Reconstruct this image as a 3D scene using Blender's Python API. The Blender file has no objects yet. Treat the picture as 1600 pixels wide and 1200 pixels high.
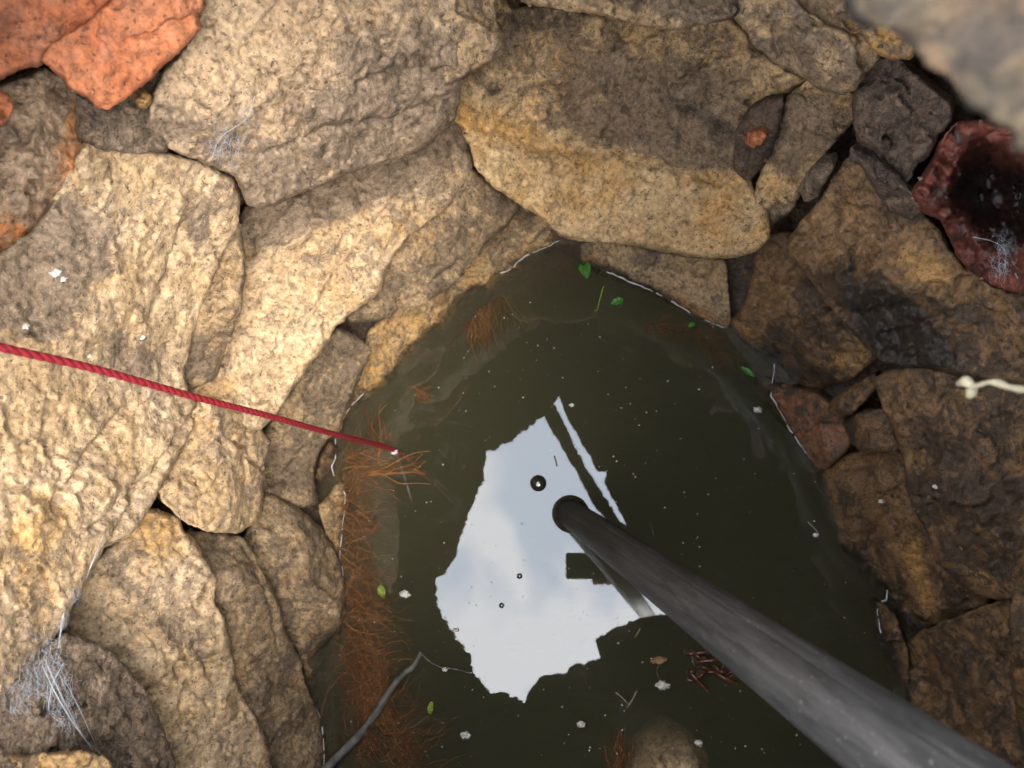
import bpy, bmesh, math, random
import numpy as np
from mathutils import Vector, Matrix, noise, geometry
from mathutils.bvhtree import BVHTree

random.seed(7)
C = bpy.context.scene.collection
S = bpy.context.scene

# ------------------------------------------------------------------ camera
H = 1.2                      # height of the lens above the water
F = 1200.0                   # focal length in photo pixels (photo is 1600 wide)
NX, NY = 893.0, 872.0        # where the plumb line meets the water in the photo
dv = Vector((NX - 800, -(NY - 600), -F)).normalized()
Zc = -dv
Xc = (Vector((1, 0, 0)) - Zc * Zc.x).normalized()
Yc = Zc.cross(Xc)
M3 = Matrix((Xc, Yc, Zc))
cam = bpy.data.objects.new('camera', bpy.data.cameras.new('camera'))
C.objects.link(cam)
cam.matrix_world = Matrix.Translation((0, 0, H)) @ M3.to_4x4()
cam.data.sensor_width = 36
cam.data.lens = 27
cam.data.clip_start = 0.004
cam.data.clip_end = 500
cam.data.dof.use_dof = True
cam.data.dof.focus_distance = 0.82
cam.data.dof.aperture_fstop = 8.0
S.camera = cam

# ------------------------------------------------------------------ world and sun
SUN_AZ = math.radians(-48)   # direction the light comes from, in plan (0 = +X, image right)
SUN_EL = math.radians(60)
W = bpy.data.worlds.new('World')
S.world = W
W.use_nodes = True
wn, wl = W.node_tree.nodes, W.node_tree.links
wn.clear()
out = wn.new('ShaderNodeOutputWorld')
bg = wn.new('ShaderNodeBackground')
bg.inputs['Strength'].default_value = 0.15
sky = wn.new('ShaderNodeTexSky')
sky.sky_type = 'NISHITA'
sky.sun_disc = False
sky.sun_elevation = SUN_EL
sky.sun_rotation = math.pi / 2 - SUN_AZ
tc = wn.new('ShaderNodeTexCoord')
nz = wn.new('ShaderNodeTexNoise')
nz.inputs['Scale'].default_value = 5.0
nz.inputs['Detail'].default_value = 6
nz.inputs['Distortion'].default_value = 0.3
rp = wn.new('ShaderNodeValToRGB')
rp.color_ramp.elements[0].position = 0.44
rp.color_ramp.elements[0].color = (6.6, 7.15, 8.0, 1)
rp.color_ramp.elements[1].position = 0.55
rp.color_ramp.elements[1].color = (9.6, 9.55, 9.5, 1)
mixw = wn.new('ShaderNodeMixRGB')
mixw.inputs[0].default_value = 0.9
wl.new(tc.outputs['Generated'], nz.inputs['Vector'])
wl.new(nz.outputs['Fac'], rp.inputs['Fac'])
wl.new(sky.outputs[0], mixw.inputs[1])
wl.new(rp.outputs[0], mixw.inputs[2])
wl.new(mixw.outputs[0], bg.inputs['Color'])
wl.new(bg.outputs[0], out.inputs['Surface'])

sl = bpy.data.lights.new('sun', 'SUN')
sl.energy = 1.4
sl.angle = math.radians(42)
sl.color = (1, 0.93, 0.82)
sun = bpy.data.objects.new('sun', sl)
C.objects.link(sun)
sd = Vector((math.cos(SUN_EL) * math.cos(SUN_AZ), math.cos(SUN_EL) * math.sin(SUN_AZ), math.sin(SUN_EL)))
sun.rotation_euler = sd.to_track_quat('Z', 'Y').to_euler()
sun.location = sd * 6

S.view_settings.view_transform = 'Standard'
S.view_settings.look = 'None'
S.view_settings.gamma = 1
S.view_settings.use_curve_mapping = False
S.view_settings.exposure = 2.75

# ------------------------------------------------------------------ geometry of sight lines
def rayv(px, py):
    return (M3 @ Vector(((px - 800) / F, -(py - 600) / F, -1.0))).normalized()

M3n = np.array([list(r) for r in M3])
def rays(P):
    P = np.asarray(P, float)
    d = np.stack([(P[:, 0] - 800) / F, -(P[:, 1] - 600) / F, -np.ones(len(P))], 1)
    d = d @ M3n.T
    return d / np.linalg.norm(d, axis=1)[:, None]

def onz(px, py, z=0.0):
    """the point at height z seen at a photo pixel"""
    d = rayv(px, py)
    return Vector((0, 0, H)) + d * ((z - H) / d.z)

def mirrored(px, py, z):
    """the point at height z whose image in the water is seen at a photo pixel"""
    p = onz(px, py, -z)
    return Vector((p.x, p.y, z))

WATER = [(905,415),(945,443),(1000,459),(1040,475),(1075,492),(1110,507),(1138,515),(1150,555),(1172,580),(1180,615),(1210,652),(1255,703),(1278,732),(1290,775),(1308,820),(1318,862),(1340,890),(1348,930),(1362,985),(1390,1045),(1412,1075),(1425,1140),(1400,1230),(1300,1310),(1150,1345),(950,1350),(780,1335),(640,1300),(560,1240),(540,1170),(540,1100),(535,1040),(533,980),(540,915),(542,850),(548,800),(550,740),(548,700),(535,670),(560,645),(590,625),(637,594),(690,560),(722,527),(745,480),(780,458),(800,448),(850,440),(893,428)]
wp = [onz(*p) for p in WATER]
# smooth plan radius of the well at the water, as a function of azimuth
_th = np.array([math.atan2(p.y, p.x) for p in wp]); _r = np.array([math.hypot(p.x, p.y) for p in wp])
_o = np.argsort(_th); _th = _th[_o]; _r = _r[_o]
_g = np.linspace(-math.pi, math.pi, 361)
_rg = np.interp(_g, np.concatenate([_th - 2*math.pi, _th, _th + 2*math.pi]), np.tile(_r, 3))[:-1]
_ft = np.fft.rfft(_rg); _ft[8:] = 0
_rs = np.fft.irfft(_ft, 360); _rs = np.append(_rs, _rs[0])
def rw(th):
    return np.interp(th, _g, _rs)
FLARE = 0.55
def base_dist(d):
    """distance along unit rays d to the smooth lining of the well"""
    th = np.arctan2(d[:, 1], d[:, 0])
    m = np.hypot(d[:, 0], d[:, 1]) / np.maximum(-d[:, 2], 0.05)
    R = rw(th) / H
    t = (m - R) / (m + FLARE * R)
    t = np.minimum(t, 0.73)
    return (1 - t) * H / -d[:, 2]

# ------------------------------------------------------------------ materials
def new_mat(name):
    m = bpy.data.materials.new(name); m.use_nodes = True
    n, l = m.node_tree.nodes, m.node_tree.links
    n.clear()
    o = n.new('ShaderNodeOutputMaterial')
    return m, n, l, o

def N(n, l, kind, **kw):
    x = n.new(kind)
    for k, v in kw.items():
        k2 = k.replace('_', ' ')
        if hasattr(x, k) and k not in x.inputs:
            setattr(x, k, v); continue
        s = x.inputs[k2] if k2 in x.inputs else x.inputs[k]
        if hasattr(v, 'is_output'):
            l.new(v, s)
        else:
            s.default_value = v
    return x

def ramp(n, l, fac, stops):
    r = n.new('ShaderNodeValToRGB')
    e = r.color_ramp.elements
    while len(e) < len(stops): e.new(0.5)
    for x, (p, c) in zip(e, stops):
        x.position = p
        x.color = (c, c, c, 1) if not hasattr(c, '__len__') else (*c, 1)
    l.new(fac, r.inputs[0])
    return r.outputs[0]

def mathn(n, l, op, a, b=None, clamp=False):
    x = n.new('ShaderNodeMath'); x.operation = op; x.use_clamp = clamp
    for i, v in enumerate((a, b)):
        if v is None: continue
        if hasattr(v, 'is_output'): l.new(v, x.inputs[i])
        else: x.inputs[i].default_value = v
    return x.outputs[0]

def mixc(n, l, fac, a, b, mode='MIX'):
    x = n.new('ShaderNodeMixRGB'); x.blend_type = mode
    for i, v in enumerate((fac, a, b)):
        if hasattr(v, 'is_output'): l.new(v, x.inputs[i])
        elif i == 0: x.inputs[0].default_value = v
        else: x.inputs[i].default_value = (*v, 1)
    return x.outputs[0]

def stone_mat(name, tan, pale, crust, crust_at=0.5, orange=(0.30, 0.15, 0.05), orange_at=0.3, dark=(0.022, 0.018, 0.015), rough=0.85, bump=0.5, scale=1.0, wet=0.0, grit=0.35):
    m, n, l, o = new_mat(name)
    tcn = n.new('ShaderNodeTexCoord')
    oi = n.new('ShaderNodeObjectInfo')
    off = mathn(n, l, 'MULTIPLY', oi.outputs['Random'], 37.0)
    vec = n.new('ShaderNodeVectorMath'); vec.operation = 'ADD'
    l.new(tcn.outputs['Object'], vec.inputs[0]); l.new(off, vec.inputs[1])
    V = vec.outputs[0]
    at = n.new('ShaderNodeAttribute'); at.attribute_name = 'stain'
    sep = n.new('ShaderNodeSeparateColor'); l.new(at.outputs['Color'], sep.inputs[0])
    sR, sG, sB = sep.outputs[0], sep.outputs[1], sep.outputs[2]
    def nse(sc, det=6.0, rg=0.6, dist=0.0):
        return N(n, l, 'ShaderNodeTexNoise', Vector=V, Scale=sc * scale, Detail=det, Roughness=rg, Distortion=dist).outputs['Fac']
    n1 = nse(9, 8, 0.65, 0.4); n2 = nse(22, 9, 0.7, 0.8); n3 = nse(150, 4, 0.7); n4 = nse(55, 6, 0.75, 0.6); n5 = nse(13, 8, .7, 0.2)
    base = mixc(n, l, ramp(n, l, n1, [(0.35, 0.0), (0.65, 1.0)]), tan, pale)
    # ochre staining
    og = mathn(n, l, 'ADD', mathn(n, l, 'ADD', n5, sG), orange_at - 0.5)
    base = mixc(n, l, ramp(n, l, og, [(0.42, 0.0), (0.62, 0.75)]), base, orange)
    # grey crust of lichen and old mortar: large blotches broken into crumbs
    cb = mathn(n, l, 'ADD', mathn(n, l, 'MULTIPLY', n2, 0.75), mathn(n, l, 'MULTIPLY', n4, 0.35))
    cb = mathn(n, l, 'ADD', mathn(n, l, 'ADD', cb, sR), crust_at - 0.55)
    crustc = mixc(n, l, ramp(n, l, n4, [(0.35, 0.0), (0.7, 1.0)]), tuple(c * 0.7 for c in crust), tuple(c * 1.3 for c in crust))
    base = mixc(n, l, ramp(n, l, cb, [(0.49, 0.0), (0.53, 0.88)]), base, crustc)
    n6 = nse(62, 6, 0.62, 0.5)
    base = mixc(n, l, mathn(n, l, 'MULTIPLY', ramp(n, l, mathn(n, l, 'ADD', n6, mathn(n, l, 'MULTIPLY', mathn(n, l, 'ADD', sR, mathn(n, l, 'MULTIPLY', mathn(n, l, 'SUBTRACT', n1, 0.55), 1.1)), 0.5)), [(0.50, 0.0), (0.53, 1.0)]), 0.5), base, tuple(c * 1.25 for c in crust))
    n7 = nse(210, 3, 0.6)
    base = mixc(n, l, ramp(n, l, n7, [(0.34, 0.85), (0.385, 0.0)]), base, tuple(c * 0.45 for c in crust))
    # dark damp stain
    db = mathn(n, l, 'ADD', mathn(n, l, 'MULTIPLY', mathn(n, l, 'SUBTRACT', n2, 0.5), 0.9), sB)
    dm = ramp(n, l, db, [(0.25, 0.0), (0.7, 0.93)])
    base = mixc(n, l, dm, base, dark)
    # grain, pits, pale grit
    base = mixc(n, l, 1.0, base, ramp(n, l, n3, [(0.3, 0.45), (0.5, 0.97), (0.72, 1.4)]), 'MULTIPLY')
    base = mixc(n, l, 1.0, base, ramp(n, l, n4, [(0.34, 0.42), (0.47, 0.97), (0.7, 1.22)]), 'MULTIPLY')
    vo = N(n, l, 'ShaderNodeTexVoronoi', Vector=V, Scale=230 * scale)
    base = mixc(n, l, ramp(n, l, vo.outputs['Distance'], [(0.08, grit), (0.2, 0.0)]), base, tuple(min(1, c * 1.5) for c in pale))
    bs = n.new('ShaderNodeBsdfPrincipled')
    l.new(base, bs.inputs['Base Color'])
    rr = mathn(n, l, 'SUBTRACT', rough, mathn(n, l, 'MULTIPLY', dm, 0.25 + wet))
    l.new(rr, bs.inputs['Roughness'])
    bs.inputs['Specular IOR Level'].default_value = 0.35 + wet
    hsum = mathn(n, l, 'ADD', mathn(n, l, 'MULTIPLY', mathn(n, l, 'ADD', n4, n6), .55), mathn(n, l, 'MULTIPLY', n3, 0.55))
    hsum = mathn(n, l, 'ADD', hsum, mathn(n, l, 'MULTIPLY', n2, 0.8))
    b = n.new('ShaderNodeBump'); b.inputs['Strength'].default_value = bump; b.inputs['Distance'].default_value = 0.009
    l.new(hsum, b.inputs['Height']); l.new(b.outputs[0], bs.inputs['Normal'])
    l.new(bs.outputs[0], o.inputs['Surface'])
    return m

MT = {}
MT['pale']  = stone_mat('pale_sandstone', (0.43, 0.29, 0.155), (0.60, 0.445, 0.285), (0.21, 0.152, 0.105), crust_at=0.44, orange=(0.46,0.27,0.09), orange_at=0.38)
MT['tan']   = stone_mat('tan_sandstone', (0.38, 0.25, 0.125), (0.53, 0.375, 0.205), (0.155, 0.108, 0.070), crust_at=0.46, orange=(0.44,0.235,0.065), orange_at=0.42)
MT['grey']  = stone_mat('grey_brown_sandstone', (0.30, 0.20, 0.11), (0.42, 0.30, 0.17), (0.14, 0.10, 0.068), crust_at=0.50, orange_at=0.36)
MT['brown'] = stone_mat('brown_damp_stone', (0.13, 0.072, 0.034), (0.235, 0.138, 0.062), (0.05, 0.034, 0.023), crust_at=0.5, orange=(0.42,0.235,0.08), orange_at=0.30, rough=0.65, wet=0.08)
MT['umber'] = stone_mat('umber_sandstone', (0.33, 0.225, 0.135), (0.46, 0.335, 0.21), (0.19, 0.138, 0.096), crust_at=0.47, orange=(0.42,0.24,0.09), orange_at=0.36)
MT['terramud'] = stone_mat('muddy_baked_clay', (0.36, 0.15, 0.07), (0.50, 0.25, 0.105), (0.25, 0.18, 0.12), crust_at=0.41, orange=(0.50,0.18,0.05), orange_at=0.50)
MT['red']   = stone_mat('reddish_waterline_stone', (0.17, 0.085, 0.045), (0.24, 0.13, 0.07), (0.06, 0.045, 0.036), crust_at=0.5, orange=(0.24,0.085,0.03), orange_at=0.45, rough=0.55, wet=0.12)
MT['terra'] = stone_mat('terracotta', (0.36, 0.105, 0.042), (0.44, 0.165, 0.075), (0.27, 0.11, 0.06), crust_at=0.34, orange=(0.46,0.15,0.05), orange_at=0.4, bump=0.22)
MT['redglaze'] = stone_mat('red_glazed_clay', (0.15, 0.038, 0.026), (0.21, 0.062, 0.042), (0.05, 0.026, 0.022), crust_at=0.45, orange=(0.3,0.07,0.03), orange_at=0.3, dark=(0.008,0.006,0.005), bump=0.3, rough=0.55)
MT['mud']   = stone_mat('dried_mud', (0.25, 0.175, 0.118), (0.34, 0.25, 0.178), (0.15, 0.108, 0.075), crust_at=0.5, orange=(0.2,0.1,0.06), orange_at=0.22, bump=1.0, scale=1.5)
MT['darkmud'] = stone_mat('dark_mud', (0.13, 0.086, 0.06), (0.19, 0.13, 0.092), (0.075, 0.053, 0.04), crust_at=0.5, orange=(0.2,0.08,0.05), orange_at=0.26, bump=0.8)
MT['soil']  = stone_mat('packed_soil', (0.05, 0.037, 0.027), (0.085, 0.064, 0.046), (0.03, 0.024, 0.019), crust_at=0.5, orange_at=0.1, bump=1.0, scale=1.4)
MT['lichen'] = stone_mat('lichen_covered_stone', (0.038, 0.027, 0.014), (0.080, 0.060, 0.034), (0.016, 0.011, 0.007), crust_at=0.52, orange=(0.10,0.045,0.018), orange_at=0.41, scale=1.6, grit=0.0)

def plain(name, col, rough=0.7, spec=0.3, var=0.25, scale=60, bump=0.0, coords='Object'):
    m, n, l, o = new_mat(name)
    tcn = n.new('ShaderNodeTexCoord')
    ns = N(n, l, 'ShaderNodeTexNoise', Vector=tcn.outputs[coords], Scale=scale, Detail=5.0, Roughness=0.65).outputs['Fac']
    c = mixc(n, l, ramp(n, l, ns, [(0.3, 0.0), (0.7, 1.0)]), tuple(x * (1 - var) for x in col), tuple(min(1, x * (1 + var)) for x in col))
    bs = n.new('ShaderNodeBsdfPrincipled')
    l.new(c, bs.inputs['Base Color'])
    bs.inputs['Roughness'].default_value = rough
    bs.inputs['Specular IOR Level'].default_value = spec
    if bump:
        b = n.new('ShaderNodeBump'); b.inputs['Strength'].default_value = bump; b.inputs['Distance'].default_value = 0.002
        l.new(ns, b.inputs['Height']); l.new(b.outputs[0], bs.inputs['Normal'])
    l.new(bs.outputs[0], o.inputs['Surface'])
    return m

# ------------------------------------------------------------------ object helpers
def tag(o, label=None, cat=None, group=None, kind=None):
    if label: o['label'] = label
    if cat: o['category'] = cat
    if group: o['group'] = group
    if kind: o['kind'] = kind
    return o

def mesh_obj(name, verts, faces, mat, parent=None, smooth=True, centre=True):
    V = np.asarray(verts, float)
    c = V.mean(0) if centre else np.zeros(3)
    me = bpy.data.meshes.new(name)
    me.from_pydata([tuple(v) for v in (V - c)], [], faces)
    me.materials.append(mat)
    if smooth:
        me.polygons.foreach_set('use_smooth', [True] * len(me.polygons))
    me.update()
    o = bpy.data.objects.new(name, me)
    o.location = c
    C.objects.link(o)
    if parent: o.parent = parent
    return o

def empty(name, loc):
    o = bpy.data.objects.new(name, None); o.location = loc; o.empty_display_size = 0.1
    C.objects.link(o)
    return o

def attach(o, parent):
    o.parent = parent
    o.matrix_parent_inverse = Matrix.Translation(-parent.location)
    return o

def no_stain(o, v=(0.0, 0.0, 0.0, 1.0)):
    a = o.data.color_attributes.new('stain', 'FLOAT_COLOR', 'POINT')
    a.data.foreach_set('color', list(v) * len(o.data.vertices))

def chaikin(P, k=1):
    P = np.asarray(P, float)
    for _ in range(k):
        Q = np.roll(P, -1, 0)
        P = np.stack([P * .88 + Q * .12, P * .12 + Q * .88], 1).reshape(-1, 2)
    return P

def densify(P, step):
    out = []
    n = len(P)
    for i in range(n):
        a, b = P[i], P[(i + 1) % n]
        k = max(1, int(round(np.linalg.norm(b - a) / step)))
        for j in range(k): out.append(a + (b - a) * j / k)
    return np.array(out)

def inside(P, X):
    x, y = X[:, 0], X[:, 1]
    r = np.zeros(len(X), bool)
    n = len(P)
    for i in range(n):
        x1, y1 = P[i]; x2, y2 = P[(i + 1) % n]
        if y1 == y2: continue
        c = ((y1 > y) != (y2 > y)) & (x < (x2 - x1) * (y - y1) / (y2 - y1) + x1)
        r ^= c
    return r

def bdist(B, X):
    d = np.full(len(X), 1e9)
    for i in range(0, len(X), 4000):
        q = X[i:i + 4000]
        d[i:i + 4000] = np.sqrt(((q[:, None, :] - B[None]) ** 2).sum(2)).min(1)
    return d

def sgn_line(X, ln):
    x1, y1, x2, y2 = ln
    L = math.hypot(x2 - x1, y2 - y1)
    return ((x2 - x1) * (X[:, 1] - y1) - (y2 - y1) * (X[:, 0] - x1)) / L   # > 0 to the right of the direction of travel (photo y is down)

def seg_dist(X, pl):
    d = np.full(len(X), 1e9)
    for (x1, y1), (x2, y2) in zip(pl[:-1], pl[1:]):
        v = np.array([x2 - x1, y2 - y1], float); w = X - np.array([x1, y1])
        t = np.clip((w @ v) / (v @ v), 0, 1)
        d = np.minimum(d, np.linalg.norm(w - t[:, None] * v, axis=1))
    return d

OUTLINES = []
SURF = []          # (verts, tris) of every stone, for laying small things on them

def rock(name, poly, mat, parent=None, label=None, lift=0.0, g=0.05, bulge=0.004, rnd=7, edge=0.012, facet=1.0,
         bumps=(), folds=(), cracks=(), stains=(), rough=1.0, strata=None, thick=0.09, h=3.6, smooth_k=1, seed=0, jit=2.2, dist=None, grow=0.6):
    """A rock whose visible face has the outline `poly` (photo pixels), standing in the lining of the well.
    All offsets are metres towards the lens; folds bend the face about a line, cracks groove it."""
    P = chaikin(poly, smooth_k)
    B = densify(P, h)
    # ragged edge
    sd_ = Vector((seed * 3.1 + 5, len(poly) * 1.7, 0))
    T = np.roll(B, -1, 0) - np.roll(B, 1, 0)
    T /= np.maximum(np.linalg.norm(T, axis=1), 1e-6)[:, None]
    nn = np.stack([T[:, 1], -T[:, 0]], 1)
    j = np.array([noise.noise(Vector((b[0] / 22, b[1] / 22, 0)) + sd_) * 1.0 + noise.noise(Vector((b[0] / 9, b[1] / 9, 9)) + sd_) * 0.9 + noise.noise(Vector((b[0] / 4.5, b[1] / 4.5, 4)) + sd_) * 0.6 for b in B])
    B = B + nn * (j * jit + grow * (1 if sum(P[:, 0] * np.roll(P[:, 1], -1) - P[:, 1] * np.roll(P[:, 0], -1)) > 0 else -1))[:, None]
    x0, y0 = B.min(0); x1, y1 = B.max(0)
    gx, gy = np.meshgrid(np.arange(x0, x1, h), np.arange(y0, y1, h * .866))
    gx[1::2] += h / 2
    G = np.stack([gx.ravel(), gy.ravel()], 1)
    rs = np.random.RandomState(11 + seed)
    G += rs.uniform(-.25, .25, G.shape) * h
    G = G[inside(B, G)]
    if len(G): G = G[bdist(B, G) > h * .6]
    A = np.concatenate([B, G])
    nb = len(B)
    vo, _, fo, ov, _, _ = geometry.delaunay_2d_cdt([Vector(a) for a in A], [], [list(range(nb))], 1, 1e-5)
    X = np.array([list(v) for v in vo])
    idx = {}
    for i, s in enumerate(ov):
        for q in s: idx[q] = i
    ring = [idx[i] for i in range(nb) if i in idx]
    rr = []
    for i in ring:
        if not rr or rr[-1] != i: rr.append(i)
    ring = rr
    tris = [list(f) for f in fo]
    d = rays(X)
    s0 = base_dist(d) if dist is None else np.full(len(X), float(dist)) if not callable(dist) else dist(X, d)
    rho = np.hypot(X[:, 0] - NX, X[:, 1] - NY)
    u = (rho - rho.min()) / max(rho.max() - rho.min(), 1)
    be = bdist(B, X)
    e = np.clip(be / rnd, 0, 1)
    off = lift - g * u - edge * np.array([np.clip(.75 + 1.1 * noise.noise(Vector((x[0] / 60, x[1] / 60, 7.7)) + sd_), .15, 1.6) for x in X]) * (1 - np.sqrt(np.clip(1 - (1 - e) ** 2, 0, 1)))
    bw = max(be.max(), 1)
    off += bulge * np.sin(np.clip(be / bw, 0, 1) * math.pi / 2)
    for (bx, by, br, ba) in bumps:
        off += ba * np.exp(-((X[:, 0] - bx) ** 2 + (X[:, 1] - by) ** 2) / br ** 2)
    for (ln, slope) in folds:
        sdn = sgn_line(X, ln) + np.array([noise.noise(Vector((x[0] / 45, x[1] / 45, 3.3)) + sd_) * 16 for x in X])
        off -= slope * np.logaddexp(0, sdn / 6) * 6
    if facet:
        area = len(X) * h * h * .866
        K = int(min(16, max(2, area / 9000)))
        cs = X[rs.randint(0, len(X), K)]
        wx = np.array([noise.noise(Vector((x[0] / 26, x[1] / 26, 5.5)) + sd_) for x in X]) * 14
        ff = np.full(len(X), 1e9)
        for c_ in cs:
            gsl = rs.normal(0, 0.00036, 2)
            ff = np.minimum(ff, (X - c_ + wx[:, None]) @ gsl + rs.uniform(0, .006))
        off += np.clip(ff, -.045, .02) * facet
        for (cell, amp, slp) in ((2600, .0055, .00016), (700, .0014, .00011), (190, .0006, .00008)):
            K = int(max(3, area / cell))
            cs = X[rs.randint(0, len(X), K)]
            tl = rs.normal(0, slp, (K, 2)); of = rs.uniform(-amp, amp, K)
            aa = rs.uniform(0, math.pi); st_ = np.array([[math.cos(aa), math.sin(aa)], [-math.sin(aa) * 1.7, math.cos(aa) * 1.7]])
            wy = np.array([(noise.noise(Vector((x[0] / 17, x[1] / 17, 2.5)) + sd_), noise.noise(Vector((x[0] / 17, x[1] / 17, 8.5)) + sd_)) for x in X]) * cell ** .5 * .35
            for i in range(0, len(X), 3000):
                q = X[i:i + 3000] + wy[i:i + 3000]
                dd_ = (((q[:, None, :] - cs[None]) @ st_.T) ** 2).sum(2)
                kk_ = dd_.argmin(1)
                off[i:i + 3000] += (of[kk_] + ((q - cs[kk_]) * tl[kk_]).sum(1)) * facet * np.clip(be[i:i + 3000] / 8, .15, 1)
    V0 = np.array([0, 0, H]) + d * (s0 - off)[:, None]
    # mean normal, towards the lens
    t = np.array(tris)
    nrm = np.cross(V0[t[:, 1]] - V0[t[:, 0]], V0[t[:, 2]] - V0[t[:, 0]]).sum(0)
    if nrm @ d.mean(0) > 0: nrm = -nrm; flip = True
    else: flip = False
    nrm /= np.linalg.norm(nrm)
    so = Vector((seed * 7.7, seed * 3.3, seed * 1.9))
    sdir = Vector(strata) if strata else None
    disp = np.empty(len(X))
    for i, v in enumerate(V0):
        p = Vector(v)
        q = p + so
        a = noise.fractal(q * 9, 0.9, 2.1, 5) * 0.0055
        w = noise.noise(q * 6) * 0.6 + 0.7
        b = (noise.ridged_multi_fractal(q * 26, 0.9, 2.1, 4, 0.9, 1.9) - 1.0) * 0.0010 * w
        c = noise.fractal(q * 75, 0.8, 2.2, 3) * 0.0020
        sx = 0
        if sdir:
            k = q.dot(sdir) * 55 + noise.noise(q * 12) * 2.2
            sx = (abs((k % 1.0) - .5) - .25) * 0.005 * (noise.noise(q * 7) + .5)
        disp[i] = (a + b + c + sx) * rough
    disp *= np.clip(be / 10, 0.35, 1)
    for (pl, w, dp) in cracks:
        wig = np.array([noise.noise(Vector((x[0] / 14, x[1] / 14, 1.3))) * 7 for x in X])
        XX = X + np.stack([wig, -wig], 1)
        disp -= dp * np.exp(-(seg_dist(XX, pl) / w) ** 2)
    V = V0 + nrm * disp[:, None]
    # sides and back
    nr = len(ring)
    cen = V.mean(0)
    R0 = V[ring]; dr = d[ring]
    rad = R0.copy(); rad[:, 2] = 0
    rad /= np.maximum(np.linalg.norm(rad, axis=1), 1e-6)[:, None]
    R1 = R0 + dr * 0.018 + rad * 0.0
    R2 = cen + (R1 - cen) * 0.93 + dr * thick * .5 + rad * 0.01
    R3 = cen + (R1 - cen) * 0.7 + dr * thick + rad * .02
    verts = np.concatenate([V, R1, R2, R3, R3.mean(0)[None]])
    if flip: tris = [f[::-1] for f in tris]
    n0 = len(V)
    # orientation of the ring against the front faces
    es = set()
    for f in tris:
        for k in range(3): es.add((f[k], f[(k + 1) % 3]))
    fw = (ring[0], ring[1]) in es
    faces = list(tris)
    levels = [ring, list(range(n0, n0 + nr)), list(range(n0 + nr, n0 + 2 * nr)), list(range(n0 + 2 * nr, n0 + 3 * nr))]
    for La, Lb in zip(levels[:-1], levels[1:]):
        for i in range(nr):
            k = (i + 1) % nr
            q = [La[i], Lb[i], Lb[k], La[k]] if fw else [La[i], La[k], Lb[k], Lb[i]]
            faces.append(q)
    apex = n0 + 3 * nr
    for i in range(nr):
        k = (i + 1) % nr
        a, b = levels[3][i], levels[3][k]
        faces.append([a, apex, b] if fw else [a, b, apex])
    o = mesh_obj(name, verts, faces, mat)
    # natural staining and some painted shade, as broad fields that the material breaks up
    st = np.zeros((len(verts), 4)); st[:, 3] = 1
    for (sx_, sy_, sr, ch, am) in stains:
        if isinstance(sr, tuple):
            ca, sa = math.cos(math.radians(sr[2])), math.sin(math.radians(sr[2]))
            dx, dy = X[:, 0] - sx_, X[:, 1] - sy_
            f = np.exp(-(((dx * ca + dy * sa) / sr[0]) ** 2 + ((-dx * sa + dy * ca) / sr[1]) ** 2))
        else:
            f = np.exp(-((X[:, 0] - sx_) ** 2 + (X[:, 1] - sy_) ** 2) / sr ** 2)
        st[:n0, ch] += am * f
    if mat.name != 'terracotta':      # damp tide mark just above the water
        zz_ = verts[:n0, 2]
        st[:n0, 2] += .55 * np.exp(-np.clip(zz_, 0, 1) / .011)
        st[:n0, 1] += .12 * np.exp(-np.clip(zz_, 0, 1) / .03)
    for La in levels[1:]:
        st[La] = st[ring]
    ca_ = o.data.color_attributes.new('stain', 'FLOAT_COLOR', 'POINT')
    ca_.data.foreach_set('color', st.ravel())
    if parent: attach(o, parent)
    if label: o['label'] = label
    SURF.append((verts[:n0], tris)); OUTLINES.append(B)
    return o

def tube(path, rad, sides=6, mat=None, name='tube', twist=None, parent=None, caps=True, ret=False):
    """path: list of Vector; rad: number or list"""
    n = len(path)
    vs, fs = [], []
    prev = None
    for i, p in enumerate(path):
        t = (path[min(i + 1, n - 1)] - path[max(i - 1, 0)]).normalized()
        if prev is None:
            a = t.orthogonal().normalized()
        else:
            a = (prev - t * prev.dot(t)).normalized()
        prev = a
        b = t.cross(a)
        r = rad[i] if hasattr(rad, '__len__') else rad
        for k in range(sides):
            an = 2 * math.pi * k / sides
            q = r if twist is None else r * twist(i, an)
            vs.append(p + (a * math.cos(an) + b * math.sin(an)) * q)
    for i in range(n - 1):
        for k in range(sides):
            k2 = (k + 1) % sides
            fs.append([i * sides + k, i * sides + k2, (i + 1) * sides + k2, (i + 1) * sides + k])
    if caps:
        fs.append([k for k in range(sides)][::-1]); fs.append([(n - 1) * sides + k for k in range(sides)])
    if ret: return vs, fs
    o = mesh_obj(name, vs, fs, mat)
    if parent: attach(o, parent)
    return o

class Many:
    def __init__(s): s.v, s.f = [], []
    def add(s, v, f):
        k = len(s.v); s.v += [tuple(x) for x in v]; s.f += [[i + k for i in q] for q in f]
    def build(s, name, mat, smooth=True): return mesh_obj(name, s.v, s.f, mat, smooth=smooth)

def smoothpath(pts, k=12):
    out = []
    n = len(pts)
    for i in range(n - 1):
        p0, p1, p2, p3 = pts[max(i - 1, 0)], pts[i], pts[i + 1], pts[min(i + 2, n - 1)]
        for j in range(k):
            t = j / k
            out.append(0.5 * ((2 * p1) + (p2 - p0) * t + (2 * p0 - 5 * p1 + 4 * p2 - p3) * t * t + (3 * p1 - p0 - 3 * p2 + p3) * t ** 3))
    out.append(pts[-1])
    return out

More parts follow.
